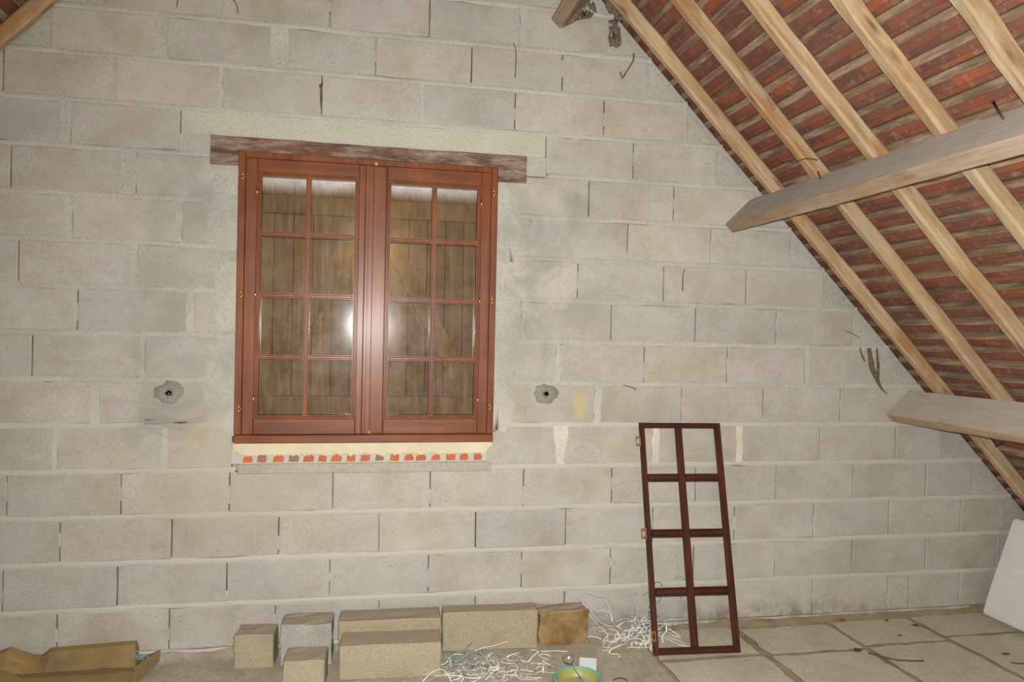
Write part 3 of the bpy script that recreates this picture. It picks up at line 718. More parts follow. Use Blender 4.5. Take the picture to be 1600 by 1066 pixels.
# wooden shutters closed outside the glass
def shutter(x0, x1, sgn, label):
    s = empty('shutter', ((x0 + x1) / 2, 0.15, 1.08)); tag(s, label, 'shutter', 'ledged plank shutters behind the window glass')
    n = 6; wdt = (x1 - x0) / n; rnd = random.Random(int(x0 * 100))
    for i in range(n):
        b = MB(); b.box(x0 + wdt * i + .0012, x0 + wdt * (i + 1) - .0012, 0.150 + rnd.uniform(0, .002), 0.174, 1.082, 2.458, 0.003); b.out('plank', M['shutter'], s)
    for z in (2.30, 1.24):
        b = MB(); b.box(x0 + 0.02, x1 - 0.02, 0.122, 0.1488, z - 0.05, z + 0.05, 0.004); b.out('ledge', M['shutter'], s)
    b = MB(); a = V((x1 - 0.04 if sgn > 0 else x0 + 0.04, 0, 2.245)); c = V((x0 + 0.06 if sgn > 0 else x1 - 0.06, 0, 1.295))
    d = (c - a).normalized(); pr = V((-d.z, 0, d.x)) * 0.045
    v = [a + pr, a - pr, c - pr, c + pr]
    b.prism([(p.x, p.z) for p in v], 0.124, 0.1488); b.out('brace', M['shutter'], s, fix=True)
shutter(-0.57, 0.031, 1, 'brown plank shutter with diagonal brace behind the left casement glass')
shutter(0.037, 0.638, -1, 'brown plank shutter with diagonal brace behind the right casement glass')

# window sill: strip of cream plaster over a course of broken hollow brick on a mortar ledge
sill = MB(); sill.box(-0.61, 0.69, -0.006, CY0 + .001, 0.900, 0.952, 0.004)
si = sill.out('trim_1', M['sillm']); tag(si, kind='structure')
bk = MB(); bk.box(-0.643, 0.705, 0.005, CY0 + .001, 0.950, 1.062, 0.002); bk.out('sill_mortar', M['mortar'], si)
# plaster skirt with a ragged lower edge
def skirt():
    N_ = 150; v = []; f = []; rnd = random.Random(9)
    for i in range(N_ + 1):
        x = -0.630 + 1.322 * i / N_
        lo = 0.996 + 0.010 * nz(x * 14) + 0.009 * nz(x * 45, 3) - 0.006 * (nz(x * 90, 5) > 0.1)
        if x < -0.6: lo += (0.6 + x) * -0.6
        if x > 0.66: lo += (x - 0.66) * 1.2
        y = -0.012
        for (yy, zz) in ((0.02, 1.0595), (y, 1.0595), (y - .001, 1.03), (y - .001, lo + 0.006), (y + 0.003, lo), (0.02, lo)):
            v.append((x, yy, zz))
    for i in range(N_):
        for k in range(5):
            a = i * 6 + k; f.append((a, a + 6, a + 7, a + 1))
    f.append((0, 1, 2, 3, 4, 5)); a = N_ * 6; f.append((a + 5, a + 4, a + 3, a + 2, a + 1, a))
    me = mesh('sill_plaster', v, f); bm = bmesh.new(); bm.from_mesh(me); bmesh.ops.recalc_face_normals(bm, faces=bm.faces); bm.to_mesh(me); bm.free()
    return me
link('sill_plaster', skirt(), M['plaster'], si)
bxs = [-0.561, -0.493, -0.412, -0.335, -0.262, -0.193, -0.123, -0.048, 0.025, 0.098, 0.177, 0.252, 0.315, 0.393, 0.474, 0.545, 0.620]
for i, x in enumerate(bxs):
    rnd = random.Random(i + 50); w_ = rnd.uniform(0.022, 0.029); b = MB()
    poly = [(x - w_, 0.958 + rnd.uniform(0, .004)), (x + w_ * .8, 0.957 + rnd.uniform(0, .004)), (x + w_, 0.975), (x + w_ * rnd.uniform(.4, .95), 0.990 + rnd.uniform(0, .012)), (x - w_ * rnd.uniform(0, .4), 0.988 + rnd.uniform(0, .01)), (x - w_ * rnd.uniform(.7, 1), 0.980 + rnd.uniform(0, .012))]
    b.prism(poly, 0.0015, 0.03); b.out('brick', M['brickdark'] if i in (1, 3, 9) else M['brick'], si, fix=True)

# ================================================================ ROOF
TR = {1: V((CT, 0, -ST)), -1: V((-CT, 0, -ST))}; NR = {1: V((-ST, 0, -CT)), -1: V((ST, 0, -CT))}
PR = {1: V((1.385, 0, 3.37)), -1: V((2 * RX - 1.385, 0, 3.37))}
SR = -(1.385 - RX) / CT             # slope coordinate of the ridge
SE = 3.37 / ST - 0.02               # ... and of the eaves
def rmat(side, s, w_, n):
    """local x down the slope, y away from the gable (right side) , z into the room"""
    T_, N_ = TR[side], NR[side]; Y_ = N_.cross(T_)
    m_ = Matrix((T_, Y_, N_)).transposed().to_4x4(); m_.translation = PR[side] + T_ * s + N_ * n + V((0, -w_, 0)); return m_
def roof_structure(side, name):
    c = MB()
    o = empty(name, PR[side]); tag(o, kind='structure'); return o
ceilR = roof_structure(1, 'ceiling'); ceilL = roof_structure(-1, 'ceiling')
PIT = 0.1025; WMAX = 7.5
# battens
bat_me = []
for k in range(5):
    bat_me.append(beam_mesh('batten', WMAX + 0.05, 0.036, 0.024, 60, 0.0022, 0.002, 60 + k))
for side, par in ((1, ceilR), (-1, ceilL)):
    k0 = math.ceil((SR + 0.05 - 1.565) / PIT); k1 = int((SE - 1.565) / PIT)
    for k in range(k0, k1 + 1):
        s = 1.565 + PIT * k + random.uniform(-.004, .004)
        # local x along the ridge towards the room, y up-slope, z outwards-in
        X_ = V((0, -1, 0)); Z_ = NR[side]; Y_ = Z_.cross(X_)
        off = -0.024
        base = PR[side] + TR[side] * s + NR[side] * off + V((0, 0.012, 0))
        if (Y_ - TR[side]).length < 1e-3: base = base - TR[side] * 0.036
        m_ = Matrix((X_, Y_, Z_)).transposed().to_4x4(); m_.translation = base
        o = bpy.data.objects.new('batten', bat_me[k % 5])
        if not bat_me[k % 5].materials: bat_me[k % 5].materials.append(M['batten'])
        C.objects.link(o); o.matrix_world = m_; o.parent = par; o.matrix_parent_inverse = Matrix.Translation(par.location).inverted()
# tiles
TW, TL_, TT = 0.164, 0.262, 0.011
def tile_geo(rnd):
    b = MB(); b.box(0, TL_, 0, TW - 0.003, 0, TT, 0.0)
    v = [V((p.x, p.y, p.z + 0.0015 * math.sin(p.x * 9))) for p in b.v]; return v, b.f
tv, tf = tile_geo(random); tile_me = mesh('roof_tile', tv, tf); tile_me.materials.append(M['tile'])
Mi = cam.matrix_world.inverted()
def px(p):
    q = Mi @ p
    if q.z > -0.1: return None
    return V((800 + 1183.7 * q.x / -q.z, 533 - 1183.7 * q.y / -q.z))
tiles = []
for side in (1, -1):
    k0 = math.ceil((SR + 0.05 - 1.565) / PIT) - 1; k1 = int((SE - 1.565) / PIT)
    for k in range(k0, k1 + 1):
        s = 1.565 + PIT * k - 0.036 - 0.022
        woff = (TW / 2 if k % 2 else 0)
        nT = int(WMAX / TW)
        for j in range(-1, nT + 1):
            w_ = -0.02 + woff + j * TW if side > 0 else -0.02 + woff + (j + 1) * TW
            rnd = random.Random(k * 97 + j * 7 + side)
            # right slope: local y = away from gable? use N x T
            n0 = -0.026 - TT; tilt = 0.055 + rnd.uniform(-.004, .004)
            m_ = rmat(side, s + rnd.uniform(-.004, .004), w_ + (TW if False else 0), n0 + rnd.uniform(-.001, .0)) @ Matrix.Rotation(tilt, 4, 'Y') @ Matrix.Rotation(rnd.uniform(-.012, .012), 4, 'Z')
            tiles.append([side, m_, w_, s])
def area(m_):
    c = [px(m_ @ V((x, y, TT))) for x, y in ((0.025, 0), (0.12, 0), (0.12, TW), (0.025, TW))]
    if any(p is None for p in c): return 0
    cx = sum((p for p in c), V((0, 0))) / 4
    if not (-20 < cx.x < 1620 and -20 < cx.y < 1086): return 0
    return abs(sum(c[i].x * c[(i + 1) % 4].y - c[(i + 1) % 4].x * c[i].y for i in range(4))) / 2
for t in tiles: t.append(area(t[1]))
tiles.sort(key=lambda t: -t[4])
for side, par in ((1, ceilR), (-1, ceilL)):
    mb_v = []; mb_f = []; cnt = 0
    lim = 290 if side == 1 else 8
    for t in [q for q in tiles if q[0] == side]:
        if cnt < lim and t[4] > 60:
            o = bpy.data.objects.new('roof_tile', tile_me); C.objects.link(o); o.matrix_world = t[1]; o.parent = par
            o.matrix_parent_inverse = Matrix.Translation(par.location).inverted(); cnt += 1
        else:
            b = len(mb_v); mb_v += [t[1] @ p for p in tv]; mb_f += [tuple(i + b for i in f) for f in tf]
    o = link('roof_tiles', mesh('roof_tiles', mb_v, mb_f), M['tile'], par); o['kind'] = 'stuff'
# rafters
RW = [(0.185, 0.056), (0.598, 0.058), (1.010, 0.060), (1.418, 0.064), (1.835, 0.060)] + [(2.25 + .417 * q, 0.058) for q in range(12)]
ORD = 'first second third fourth fifth sixth seventh eighth ninth tenth eleventh twelfth thirteenth fourteenth fifteenth sixteenth seventeenth'.split()
rl = {0: 'orange-tinted pine rafter on the tiled slope, nearest the block wall', 1: 'knotty pine rafter on the tiled slope, second from the block wall',
      2: 'broad yellowish pine rafter on the tiled slope, third from the block wall', 3: 'stained pine rafter on the tiled slope, fourth from the block wall',
      4: 'pale pine rafter at the top right corner, fifth from the block wall'}
for side in (1, -1):
    for i, (w0, ww) in enumerate(RW):
        T_, N_ = TR[side], NR[side]; Y_ = N_.cross(T_)
        L = SE - SR - 0.13
        if side < 0 and i == 0: w0 = 0.014
        me = beam_mesh('rafter', L, ww, 0.074, 90, 0.006, 0.010, i * 3 + 1 + side, 0.010)
        m_ = Matrix((T_, Y_, N_)).transposed().to_4x4()
        st = w0 if Y_.y < 0 else w0 + ww
        m_.translation = PR[side] + T_ * (SR + 0.10) + V((0, -st, 0)) + N_ * 0.0005
        o = link('rafter', me, M['rafter'], mw=m_)
        if side > 0: lab = rl.get(i, 'pine rafter on the tiled right slope, %s from the window wall' % ORD[i])
        else: lab = 'pale pine rafter across the top left corner, on the left slope' if i == 0 else 'pine rafter on the left slope, %s from the window wall' % ORD[i]
        if (side > 0 and i < 5) or (side < 0 and i == 0): tag(o, lab, 'rafter', 'rafters under the roof tiles')
        else: par = ceilR if side > 0 else ceilL; o.parent = par; o.matrix_parent_inverse = Matrix.Translation(par.location).inverted()
# purlins
pl = {0: 'uppermost purlin, short rough end showing at the top edge beside the cobwebs', 1: 'long grey-brown middle purlin crossing the rafters with an iron nail in it', 2: 'lowest purlin, thick dusty beam end above the right floor'}
for side in (1, -1):
    for i, (s0, sw, n0, nh) in enumerate([(-0.287, 0.074, 0.0755, 0.228), (1.213, 0.070, 0.0755, 0.219), (2.738, 0.070, 0.0755, 0.214)]):
        X_ = V((0, -1, 0)); Y_ = NR[side]; Z_ = X_.cross(Y_)
        me = beam_mesh('purlin', WMAX - 0.05, nh, sw, 110, 0.004, 0.008, 20 + i + side, 0.0)
        st = s0 if Z_.dot(TR[side]) > 0 else s0 + sw
        m_ = Matrix((X_, Y_, Z_)).transposed().to_4x4(); m_.translation = PR[side] + TR[side] * st + NR[side] * n0 + V((0, -0.004, 0))
        o = link('purlin', me, M['purlin'], mw=m_)
        if side > 0: tag(o, pl[i], 'beam', 'purlins carrying the rafters')
        else: o.parent = ceilL; o.matrix_parent_inverse = Matrix.Translation(ceilL.location).inverted()

# ================================================================ THINGS
# --- leaning glazing grille
A = V((1.4984, -0.3690, 0.0)); UX = V((0.99814, -0.06096, 0.0)); UZ = V((0.01709, 0.27976, 0.95992)); NN = UX.cross(UZ).normalized()   # points away from viewer? see below
UZ = (UZ - UX * UZ.dot(UX)).normalized(); NN = UX.cross(UZ).normalized()     # towards the room
FN = -NN if NN.y > 0 else NN
gm = Matrix((UX, FN * -1, UZ)).transposed().to_4x4()       # local x right, y into the wall, z up along the frame
gm.translation = A + V((0, 0, 0.002))
gr = empty('glazing_grille_frame'); gr.matrix_world = gm
tag(gr, 'unglazed dark mahogany eight-light window grille leaning against the block wall', 'window frame')
def gpart(name, boxes, mat=M['grille']):
    b = MB()
    for q in boxes: b.box(*q)
    o = link(name, mesh(name, b.v, b.f), mat); o.parent = gr; return o
GW, GH = 0.472, 1.210; D = 0.020
gpart('stile', [(0, 0.030, 0.004, D, 0, GH, 0.002), (0.006, 0.0245, 0.0, 0.006, 0.012, GH - .012, 0.0025)])
gpart('stile', [(GW - 0.036, GW, 0.004, D, 0, GH, 0.002), (GW - 0.031, GW - 0.020, 0.0, 0.006, 0.012, GH - .012, 0.0025), (GW - 0.016, GW - 0.006, 0.001, 0.006, 0.012, GH - .012, 0.002)])
gpart('rail', [(0.0304, GW - 0.0364, 0.004, D, GH - 0.030, GH, 0.002), (0.0304, GW - 0.0364, 0.0, 0.006, GH - 0.025, GH - 0.007, 0.003)], M['grilleh'])
gpart('rail', [(0.0304, GW - 0.0364, 0.004, D, 0, 0.036, 0.002), (0.0304, GW - 0.0364, 0.0, 0.006, 0.006, 0.030, 0.003)], M['grilleh'])
cbx0, cbx1 = 0.206, 0.245
gpart('centre_bar', [(cbx0, cbx1, 0.004, D, 0.0364, GH - 0.0304, 0.002), (cbx0 + 0.004, cbx0 + 0.016, 0.0, 0.006, 0.0364, GH - .0304, 0.0025), (cbx0 + 0.022, cbx1 - 0.004, 0.0, 0.006, 0.0364, GH - .0304, 0.0025)])
for z in (0.906, 0.610, 0.311):
    gpart('glazing_bar', [(0.0304, cbx0 - .0004, 0.003, D - .001, z - 0.0215, z + 0.0215, 0.004), (0.0304, cbx0 - .0004, -0.0015, 0.006, z - 0.014, z + 0.014, 0.005)], M['grilleh'])
    gpart('glazing_bar', [(cbx1 + .0004, GW - 0.0364, 0.003, D - .001, z - 0.0215, z + 0.0215, 0.004), (cbx1 + .0004, GW - 0.0364, -0.0015, 0.006, z - 0.014, z + 0.014, 0.005)], M['grilleh'])
def catch(x, z, out):
    b = MB(); h = 0.052; t = 0.005
    # a flat brass hinge leaf: rim with a square hole
    x0, x1 = (x - 0.026, x + 0.002) if out else (x - 0.010, x + 0.012)
    b.box(x0, x0 + t, 0.002, 0.0045, z - h / 2, z + h / 2); b.box(x0 + t, x1, 0.002, 0.0045, z + h / 2 - 0.012, z + h / 2); b.box(x0 + t, x1, 0.002, 0.0045, z - h / 2, z - h / 2 + 0.012)
    b.box(x1 - t, x1, 0.002, 0.0045, z - h / 2 + .012, z + h / 2 - .012)
    if not out: b.v = [V((p.x, p.y - 0.005, p.z)) for p in b.v]
    o = link('brass_hinge', mesh('brass_hinge', b.v, b.f), M['brass']); o.parent = gr
catch(0.0, 1.106, True); catch(0.0, 0.612, True); catch(0.004, 0.094, False)

# --- loose blocks on the floor
def loose(name, x, y, z, L, Dp, H, rot, mat, label, sd, rough=0.006, cat='block', group=None, holes=False, taper=0.0):
    me = bpy.data.meshes.new(name); bm = bmesh.new(); bmesh.ops.create_cube(bm, size=1)
    bmesh.ops.scale(bm, vec=(L, Dp, H), verts=bm.verts)
    bmesh.ops.bevel(bm, geom=bm.edges[:], offset=0.006, segments=1, affect='EDGES')
    bmesh.ops.subdivide_edges(bm, edges=[e for e in bm.edges if e.calc_length() > 0.04], cuts=2, use_grid_fill=True)
    for v in bm.verts:
        p = v.co * 14 + V((sd * 5.1, 0, 0)); d = noise.noise_vector(p) * rough
        v.co += V((d.x, d.y, d.z if v.co.z > -H / 2 + 0.01 else 0)); v.co.x += taper * (v.co.z / H) * (1 if v.co.x > 0 else 0)
    zmin = min(v.co.z for v in bm.verts)
    for v in bm.verts:
        if v.co.z < zmin + 0.012: v.co.z = zmin
    bmesh.ops.recalc_face_normals(bm, faces=bm.faces); bm.to_mesh(me); bm.free(); me.transform(Matrix.Translation((0, 0, -zmin)))
    o = link(name, me, mat); o.location = (x, y, z); o.rotation_euler = (0, 0, math.radians(rot)); tag(o, label, cat, group); return o
G = 'loose blocks along the foot of the wall'
loose('loose_block', -0.485, -0.128, -0.004, 0.185, 0.150, 0.160, -4, M['yblock'], 'small yellowish block lying alone, leftmost of the loose blocks by the wall', 1, group=G)
loose('loose_block', -0.243, -0.118, -0.004, 0.245, 0.170, 0.196, -2, M['gblock'], 'grey crumbly block between the small yellow block and the long blocks', 2, 0.009, group=G)
loose('loose_block', -0.232, -0.375, -0.004, 0.188, 0.170, 0.127, -4, M['yblock'], 'small yellow block at the bottom edge, in front of the grey block', 3, group=G)
loose('loose_block', 0.163, -0.318, -0.004, 0.482, 0.178, 0.158, -3, M['yblock'], 'long yellowish block nearest the camera, in front of another long block', 4, group=G)
loose('loose_block', 0.166, -0.104, -0.004, 0.510, 0.172, 0.194, -2, M['yblock'], 'long block against the wall, mostly hidden behind the front long block', 5, group=G)
loose('loose_block', 0.686, -0.090, -0.004, 0.500, 0.118, 0.196, -3, M['yblock'], 'long block standing against the wall, half yellow half grey', 6, group=G)
loose('stone_block', 1.080, -0.078, -0.004, 0.262, 0.130, 0.172, 0, M['oblock'], 'rough ochre stone block at the right end of the row of blocks', 7, 0.020, group=G, taper=0.02)

# --- white polystyrene board leaning at the right edge
pb = bpy.data.meshes.new('polystyrene_board'); bm = bmesh.new(); bmesh.ops.create_cube(bm, size=1)
bmesh.ops.scale(bm, vec=(0.10, 1.20, 0.60), verts=bm.verts); bmesh.ops.bevel(bm, geom=bm.edges[:], offset=0.010, segments=3, affect='EDGES')
bmesh.ops.subdivide_edges(bm, edges=[e for e in bm.edges if e.calc_length() > 0.08], cuts=8, use_grid_fill=True)
for v in bm.verts: v.co += noise.noise_vector(v.co * 9) * 0.004
bm.to_mesh(pb); bm.free()
pb.transform(Matrix.Translation((0.05, -0.60, 0.30)))
po = link('polystyrene_board', pb, M['foam']); lean = math.radians(19.5)
po.matrix_world = Matrix.Translation((3.655, -0.146, 0.004)) @ Matrix.Rotation(lean, 4, 'Y')
tag(po, 'thick white polystyrene board leaning against the rafters at the right edge', 'board')
# raise so the lower back edge stays above the floor
po.matrix_world = Matrix.Translation((3.655, -0.146, 0.036)) @ Matrix.Rotation(lean, 4, 'Y')

# --- crumpled cardboard, bottom left
def cardboard():
    xs = [-1.9, -1.76, -1.655, -1.614, -1.517, -1.476, -1.434, -1.30, -1.18, -1.056, -1.044]
    top = [0.082, 0.085, 0.088, 0.104, 0.064, 0.056, 0.090, 0.094, 0.098, 0.102, 0.06]
    v = []; f = []
    for i, x in enumerate(xs):
        t = top[i]; g = 0.010 * nz(x * 7)
        v += [(x, -0.05, t), (x + 0.002, -0.085, t * 0.97 - 0.004), (x + 0.012, -0.125, t * .50 + 0.014 + g), (x + 0.02, -0.19, 0.030 + g), (x + 0.035, -0.27, 0.040 - g), (x + 0.03, -0.40, 0.028 + g), (x + 0.0, -0.60, 0.012)]
    n = 7
    for i in range(len(xs) - 1):
        for k in range(n - 1): a = i * n + k; f.append((a, a + 1, a + n + 1, a + n))
    return mesh('cardboard_sheet', v, f)
cs = empty('cardboard_box', (-1.4, -0.2, 0)); tag(cs, 'flattened brown cardboard crumpled on the floor in the bottom left corner', 'cardboard')
o = link('cardboard_sheet', cardboard(), M['card'], cs); md = o.modifiers.new('thick', 'SOLIDIFY'); md.thickness = 0.006
b = MB(); b.add([(-1.06, -0.09, 0.012), (-0.945, -0.06, 0.055), (-0.93, -0.14, 0.035), (-0.99, -0.33, 0.004), (-1.10, -0.34, 0.016)], [(0, 4, 3, 2, 1)]); o = b.out('cardboard_flap', M['card'], cs); md = o.modifiers.new('thick', 'SOLIDIFY'); md.thickness = 0.005
b = MB(); b.add([(-1.9, -0.30, 0.085), (-1.55, -0.25, 0.075), (-1.42, -0.34, 0.05), (-1.5, -0.55, 0.02), (-1.9, -0.58, 0.03)], [(0, 4, 3, 2, 1)]); o = b.out('cardboard_flap', M['card'], cs); md = o.modifiers.new('thick', 'SOLIDIFY'); md.thickness = 0.005

# --- bowl with scoop
bw = empty('plastic_bowl', (0.985, -0.735, 0.0)); tag(bw, 'small turquoise-rimmed plastic bowl, lime green inside, at the bottom edge', 'bowl')
Mb = Matrix.Translation((0.985, -0.735, 0.0))
b = MB(); b.lathe([(0.0001, 0.002), (0.062, 0.002), (0.068, 0.006), (0.092, 0.045), (0.106, 0.088), (0.1035, 0.090), (0.100, 0.088), (0.088, 0.048), (0.064, 0.010), (0.0001, 0.008)], 48, Mb); b.out('bowl_body', M['green'], bw, True, fix=True)
b = MB(); b.lathe([(0.1065, 0.080), (0.112, 0.083), (0.1135, 0.089), (0.110, 0.094), (0.104, 0.0935), (0.102, 0.0905), (0.1065, 0.080)], 48, Mb); b.out('rim', M['teal'], bw, True, fix=True)
b = MB(); b.lathe([(0.0001, 0.052), (0.03, 0.055), (0.06, 0.050), (0.0905, 0.055)], 40, Mb); b.out('dried_plaster', M['beige'], bw, True, fix=True)
sc_ = empty('metal_scoop', (0.99, -0.70, 0.1)); tag(sc_, 'shiny steel spoon with a round head propped on the rim of the bowl', 'spoon')
hd = V((0.976, -0.610, 0.128)); ax = V((-0.10, 0.25, 0.96)).normalized()
q = V((0, 0, 1)).rotation_difference(V((-0.1, -0.75, 0.65)).normalized()).to_matrix().to_4x4()
b = MB(); b.lathe([(0.0001, 0.025), (0.011, 0.0235), (0.021, 0.016), (0.0275, 0.002), (0.0270, -0.008), (0.0255, -0.008), (0.019, 0.011), (0.010, 0.0195), (0.0001, 0.021)], 28, Matrix.Translation(hd) @ q)
b.out('spoon_head', M['chrome'], sc_, True, fix=True)
b = MB(); b.tube([hd + V((0.006, -0.008, -0.018)), hd + V((0.012, -0.04, -0.03)), hd + V((0.022, -0.09, -0.042)), hd + V((0.038, -0.15, -0.055)), hd + V((0.05, -0.20, -0.062))], [0.0045, 0.0045, 0.005, 0.006, 0.004], 10, 0.5)
b.tube([hd + V((0.024, -0.10, -0.044)), hd + V((0.016, -0.14, -0.052)), hd + V((0.01, -0.18, -0.06))], 0.003, 8)
b.out('handle', M['chrome'], sc_, True)
# --- small box behind the bowl
b = MB(); b.box(-0.042, 0.042, -0.062, 0.062, 0.0, 0.066, 0.0015)
xo = link('small_box', mesh('small_box', b.v, b.f), M['paper']); xo.data.materials.append(M['papertop'])
for p in xo.data.polygons:
    if p.normal.z > 0.5: p.material_index = 1
xo.location = (1.125, -0.432, 0.002); xo.rotation_euler = (0, 0, math.radians(-17)); tag(xo, 'small white cardboard box with a dusty top behind the bowl', 'box')

# --- plastic string tangles
def wig(pts, amp, sd, n=4):
    out = []
    pts = [V(p) for p in pts]
    for i in range(len(pts) - 1):
        p0 = pts[max(i - 1, 0)]; p1 = pts[i]; p2 = pts[i + 1]; p3 = pts[min(i + 2, len(pts) - 1)]
        for k in range(n):
            t = k / n; q = 0.5 * ((2 * p1) + (-p0 + p2) * t + (2 * p0 - 5 * p1 + 4 * p2 - p3) * t * t + (-p0 + 3 * p1 - 3 * p2 + p3) * t ** 3)
            out.append(q + noise.noise_vector(q * 20 + V((sd, 0, 0))) * amp)
    out.append(pts[-1]); return out
def clampz(pts, zmin=0.004): return [V((p.x, p.y, max(p.z, zmin))) for p in pts]
def rand_strand(rnd, c, ex, L, zmax):
    a = rnd.uniform(0, math.tau); p = V((c[0] + rnd.gauss(0, ex[0]), c[1] + rnd.uniform(-ex[1], ex[1]), abs(rnd.gauss(0, zmax * .5)) + 0.004)); out = [p]
    n = rnd.randint(3, 7); vz = rnd.uniform(-0.3, 0.5)
    for i in range(n):
        a += rnd.uniform(-1.1, 1.1); vz += rnd.uniform(-0.7, 0.5)
        d = V((math.cos(a), math.sin(a) * 0.6, vz)).normalized() * L / n; p = p + d
        p = V((p.x, min(max(p.y, -0.42 if c[0] > 1.2 else -0.7), -0.02), min(max(p.z, 0.004), zmax))); out.append(p)
    return out
S1 = [([(1.19, -0.12, 0.198), (1.231, -0.12, 0.158), (1.264, -0.12, 0.113), (1.314, -0.12, 0.079), (1.371, -0.12, 0.062)], .0030), ([(1.215, -0.16, 0.146), (1.256, -0.16, 0.101), (1.293, -0.16, 0.057), (1.322, -0.16, 0.044), (1.415, -0.16, 0.031), (1.448, -0.16, 0.013), (1.514, -0.16, 0.006)], .0030),
 ([(1.325, -0.09, 0.201), (1.351, -0.09, 0.145), (1.369, -0.09, 0.077), (1.381, -0.09, 0.064)], .0026), ([(1.402, -0.15, 0.047), (1.475, -0.15, 0.055), (1.554, -0.15, 0.023)], .003), ([(1.492, -0.15, 0.066), (1.529, -0.15, 0.044), (1.567, -0.15, 0.036)], .003),
 ([(1.619, -0.12, 0.091), (1.653, -0.12, 0.081), (1.67, -0.12, 0.056)], .0028), ([(1.591, -0.2, 0.054), (1.654, -0.21, 0.010), (1.68, -0.26, 0.006), (1.73, -0.29, 0.004)], .0032), ([(1.654, -0.18, 0.025), (1.683, -0.18, 0.008), (1.718, -0.25, 0.004)], .003),
 ([(1.284, -0.25, 0.047), (1.261, -0.25, 0.018), (1.304, -0.25, 0.006), (1.352, -0.25, 0.017), (1.391, -0.25, 0.026)], .003), ([(1.251, -0.27, 0.008), (1.298, -0.27, 0.006), (1.364, -0.27, 0.032)], .003), ([(1.451, -0.22, 0.006), (1.499, -0.22, 0.007), (1.539, -0.22, 0.013)], .003)]
t1 = empty('string_tangle', (1.45, -0.17, 0)); tag(t1, 'tangle of clear white plastic string against the wall behind the leaning grille', 'string')
b = MB()
for i, (p, r) in enumerate(S1): b.tube(clampz(wig(p, .004, i)), r, 5, 0.45)
rnd = random.Random(11)
for i in range(60): b.tube(clampz(wig(rand_strand(rnd, (1.46, -0.17), (0.10, 0.11), rnd.uniform(.06, .17), 0.13), .004, i + 20)), rnd.uniform(.0026, .0052), 4, 0.4)
b.out('white_strands', M['string'], t1, True)['kind'] = 'stuff'
b = MB(); b.tube(wig([(1.202, -0.08, 0.184), (1.185, -0.08, 0.2), (1.179, -0.08, 0.22), (1.217, -0.08, 0.236), (1.258, -0.08, 0.226), (1.316, -0.08, 0.21)], .003, 3), .0018, 5)
for i in range(60): b.tube(clampz(wig(rand_strand(rnd, (1.47, -0.14), (0.085, 0.10), rnd.uniform(.06, .15), 0.12), .004, i + 90)), rnd.uniform(.0014, .003), 4, 0.5)
b.tube([(1.52, -0.03, 0.083), (1.511, -0.02, 0.162), (1.536, -0.012, 0.208)], .003, 5); b.out('dusty_strands', M['stringd'], t1, True)['kind'] = 'stuff'
b = MB()
for i in range(26): b.tube(clampz(wig(rand_strand(rnd, (1.56, -0.10), (0.05, 0.06), rnd.uniform(.05, .12), 0.11), .004, i + 190)), rnd.uniform(.002, .005), 4, 0.3)
b.out('grey_green_strands', M['blue'], t1, True)['kind'] = 'stuff'
t2 = empty('string_tangle', (0.62, -0.42, 0)); tag(t2, 'loose white plastic string and shreds on the floor before the long blocks', 'string')
rnd = random.Random(21)
for nm, mt, cnt, rr, zm, ex in (('white_strands', 'string', 60, (.0022, .0052), .04, (.17, .13)), ('dusty_strands', 'stringd', 110, (.0018, .0045), .06, (.15, .13)), ('blue_strands', 'blue', 30, (.002, .0045), .05, (.09, .10))):
    b = MB()
    for i in range(cnt):
        c = (0.62, -0.42) if mt != 'blue' else (0.50, -0.33)
        b.tube(clampz(wig(rand_strand(rnd, c, ex, rnd.uniform(.05, .18), zm), .004, i + 7)), rnd.uniform(*rr), 4, 0.4)
    if mt == 'string':
        for p in ([(0.36, -0.47, .02), (0.45, -0.50, .03), (0.52, -0.52, .02), (0.58, -0.5, .01)], [(0.58, -0.28, .05), (0.66, -0.27, .06), (0.77, -0.24, .07)], [(0.93, -0.24, .006), (1.0, -0.25, .008), (1.07, -0.26, .006)], [(0.73, -0.45, .012), (0.80, -0.46, .014), (0.84, -0.47, .01)], [(0.30, -0.50, .01), (0.35, -0.47, .04), (0.40, -0.5, .06), (0.44, -.56, .02)]):
            b.tube(clampz(wig(p, .004, 2)), .0036, 5, 0.5)
    b.out(nm, M[mt], t2, True)['kind'] = 'stuff'
b = MB(); rnd = random.Random(5)
bt = empty('twine_scrap', (-0.99, -0.15, 0.05)); tag(bt, 'frayed blue-green twine scrap on the corner of the brown cardboard', 'twine')
for i in range(16):
    p0 = V((-1.0 + rnd.uniform(-.02, .02), -0.16, 0.055 + rnd.uniform(-.01, .015))); d = V((rnd.choice((-1, -.6, .5, .2)) * rnd.uniform(.03, .10), rnd.uniform(-.03, .02), rnd.uniform(-.012, .04)))
    b.tube(wig([p0, p0 + d * .5 + V((0, 0, .006)), p0 + d], .004, i), .0022, 5, 0.6)
b.out('twine_fibres', mat_plain('blue_twine', (0.16, 0.28, 0.28), 0.7), bt, True)['kind'] = 'stuff'

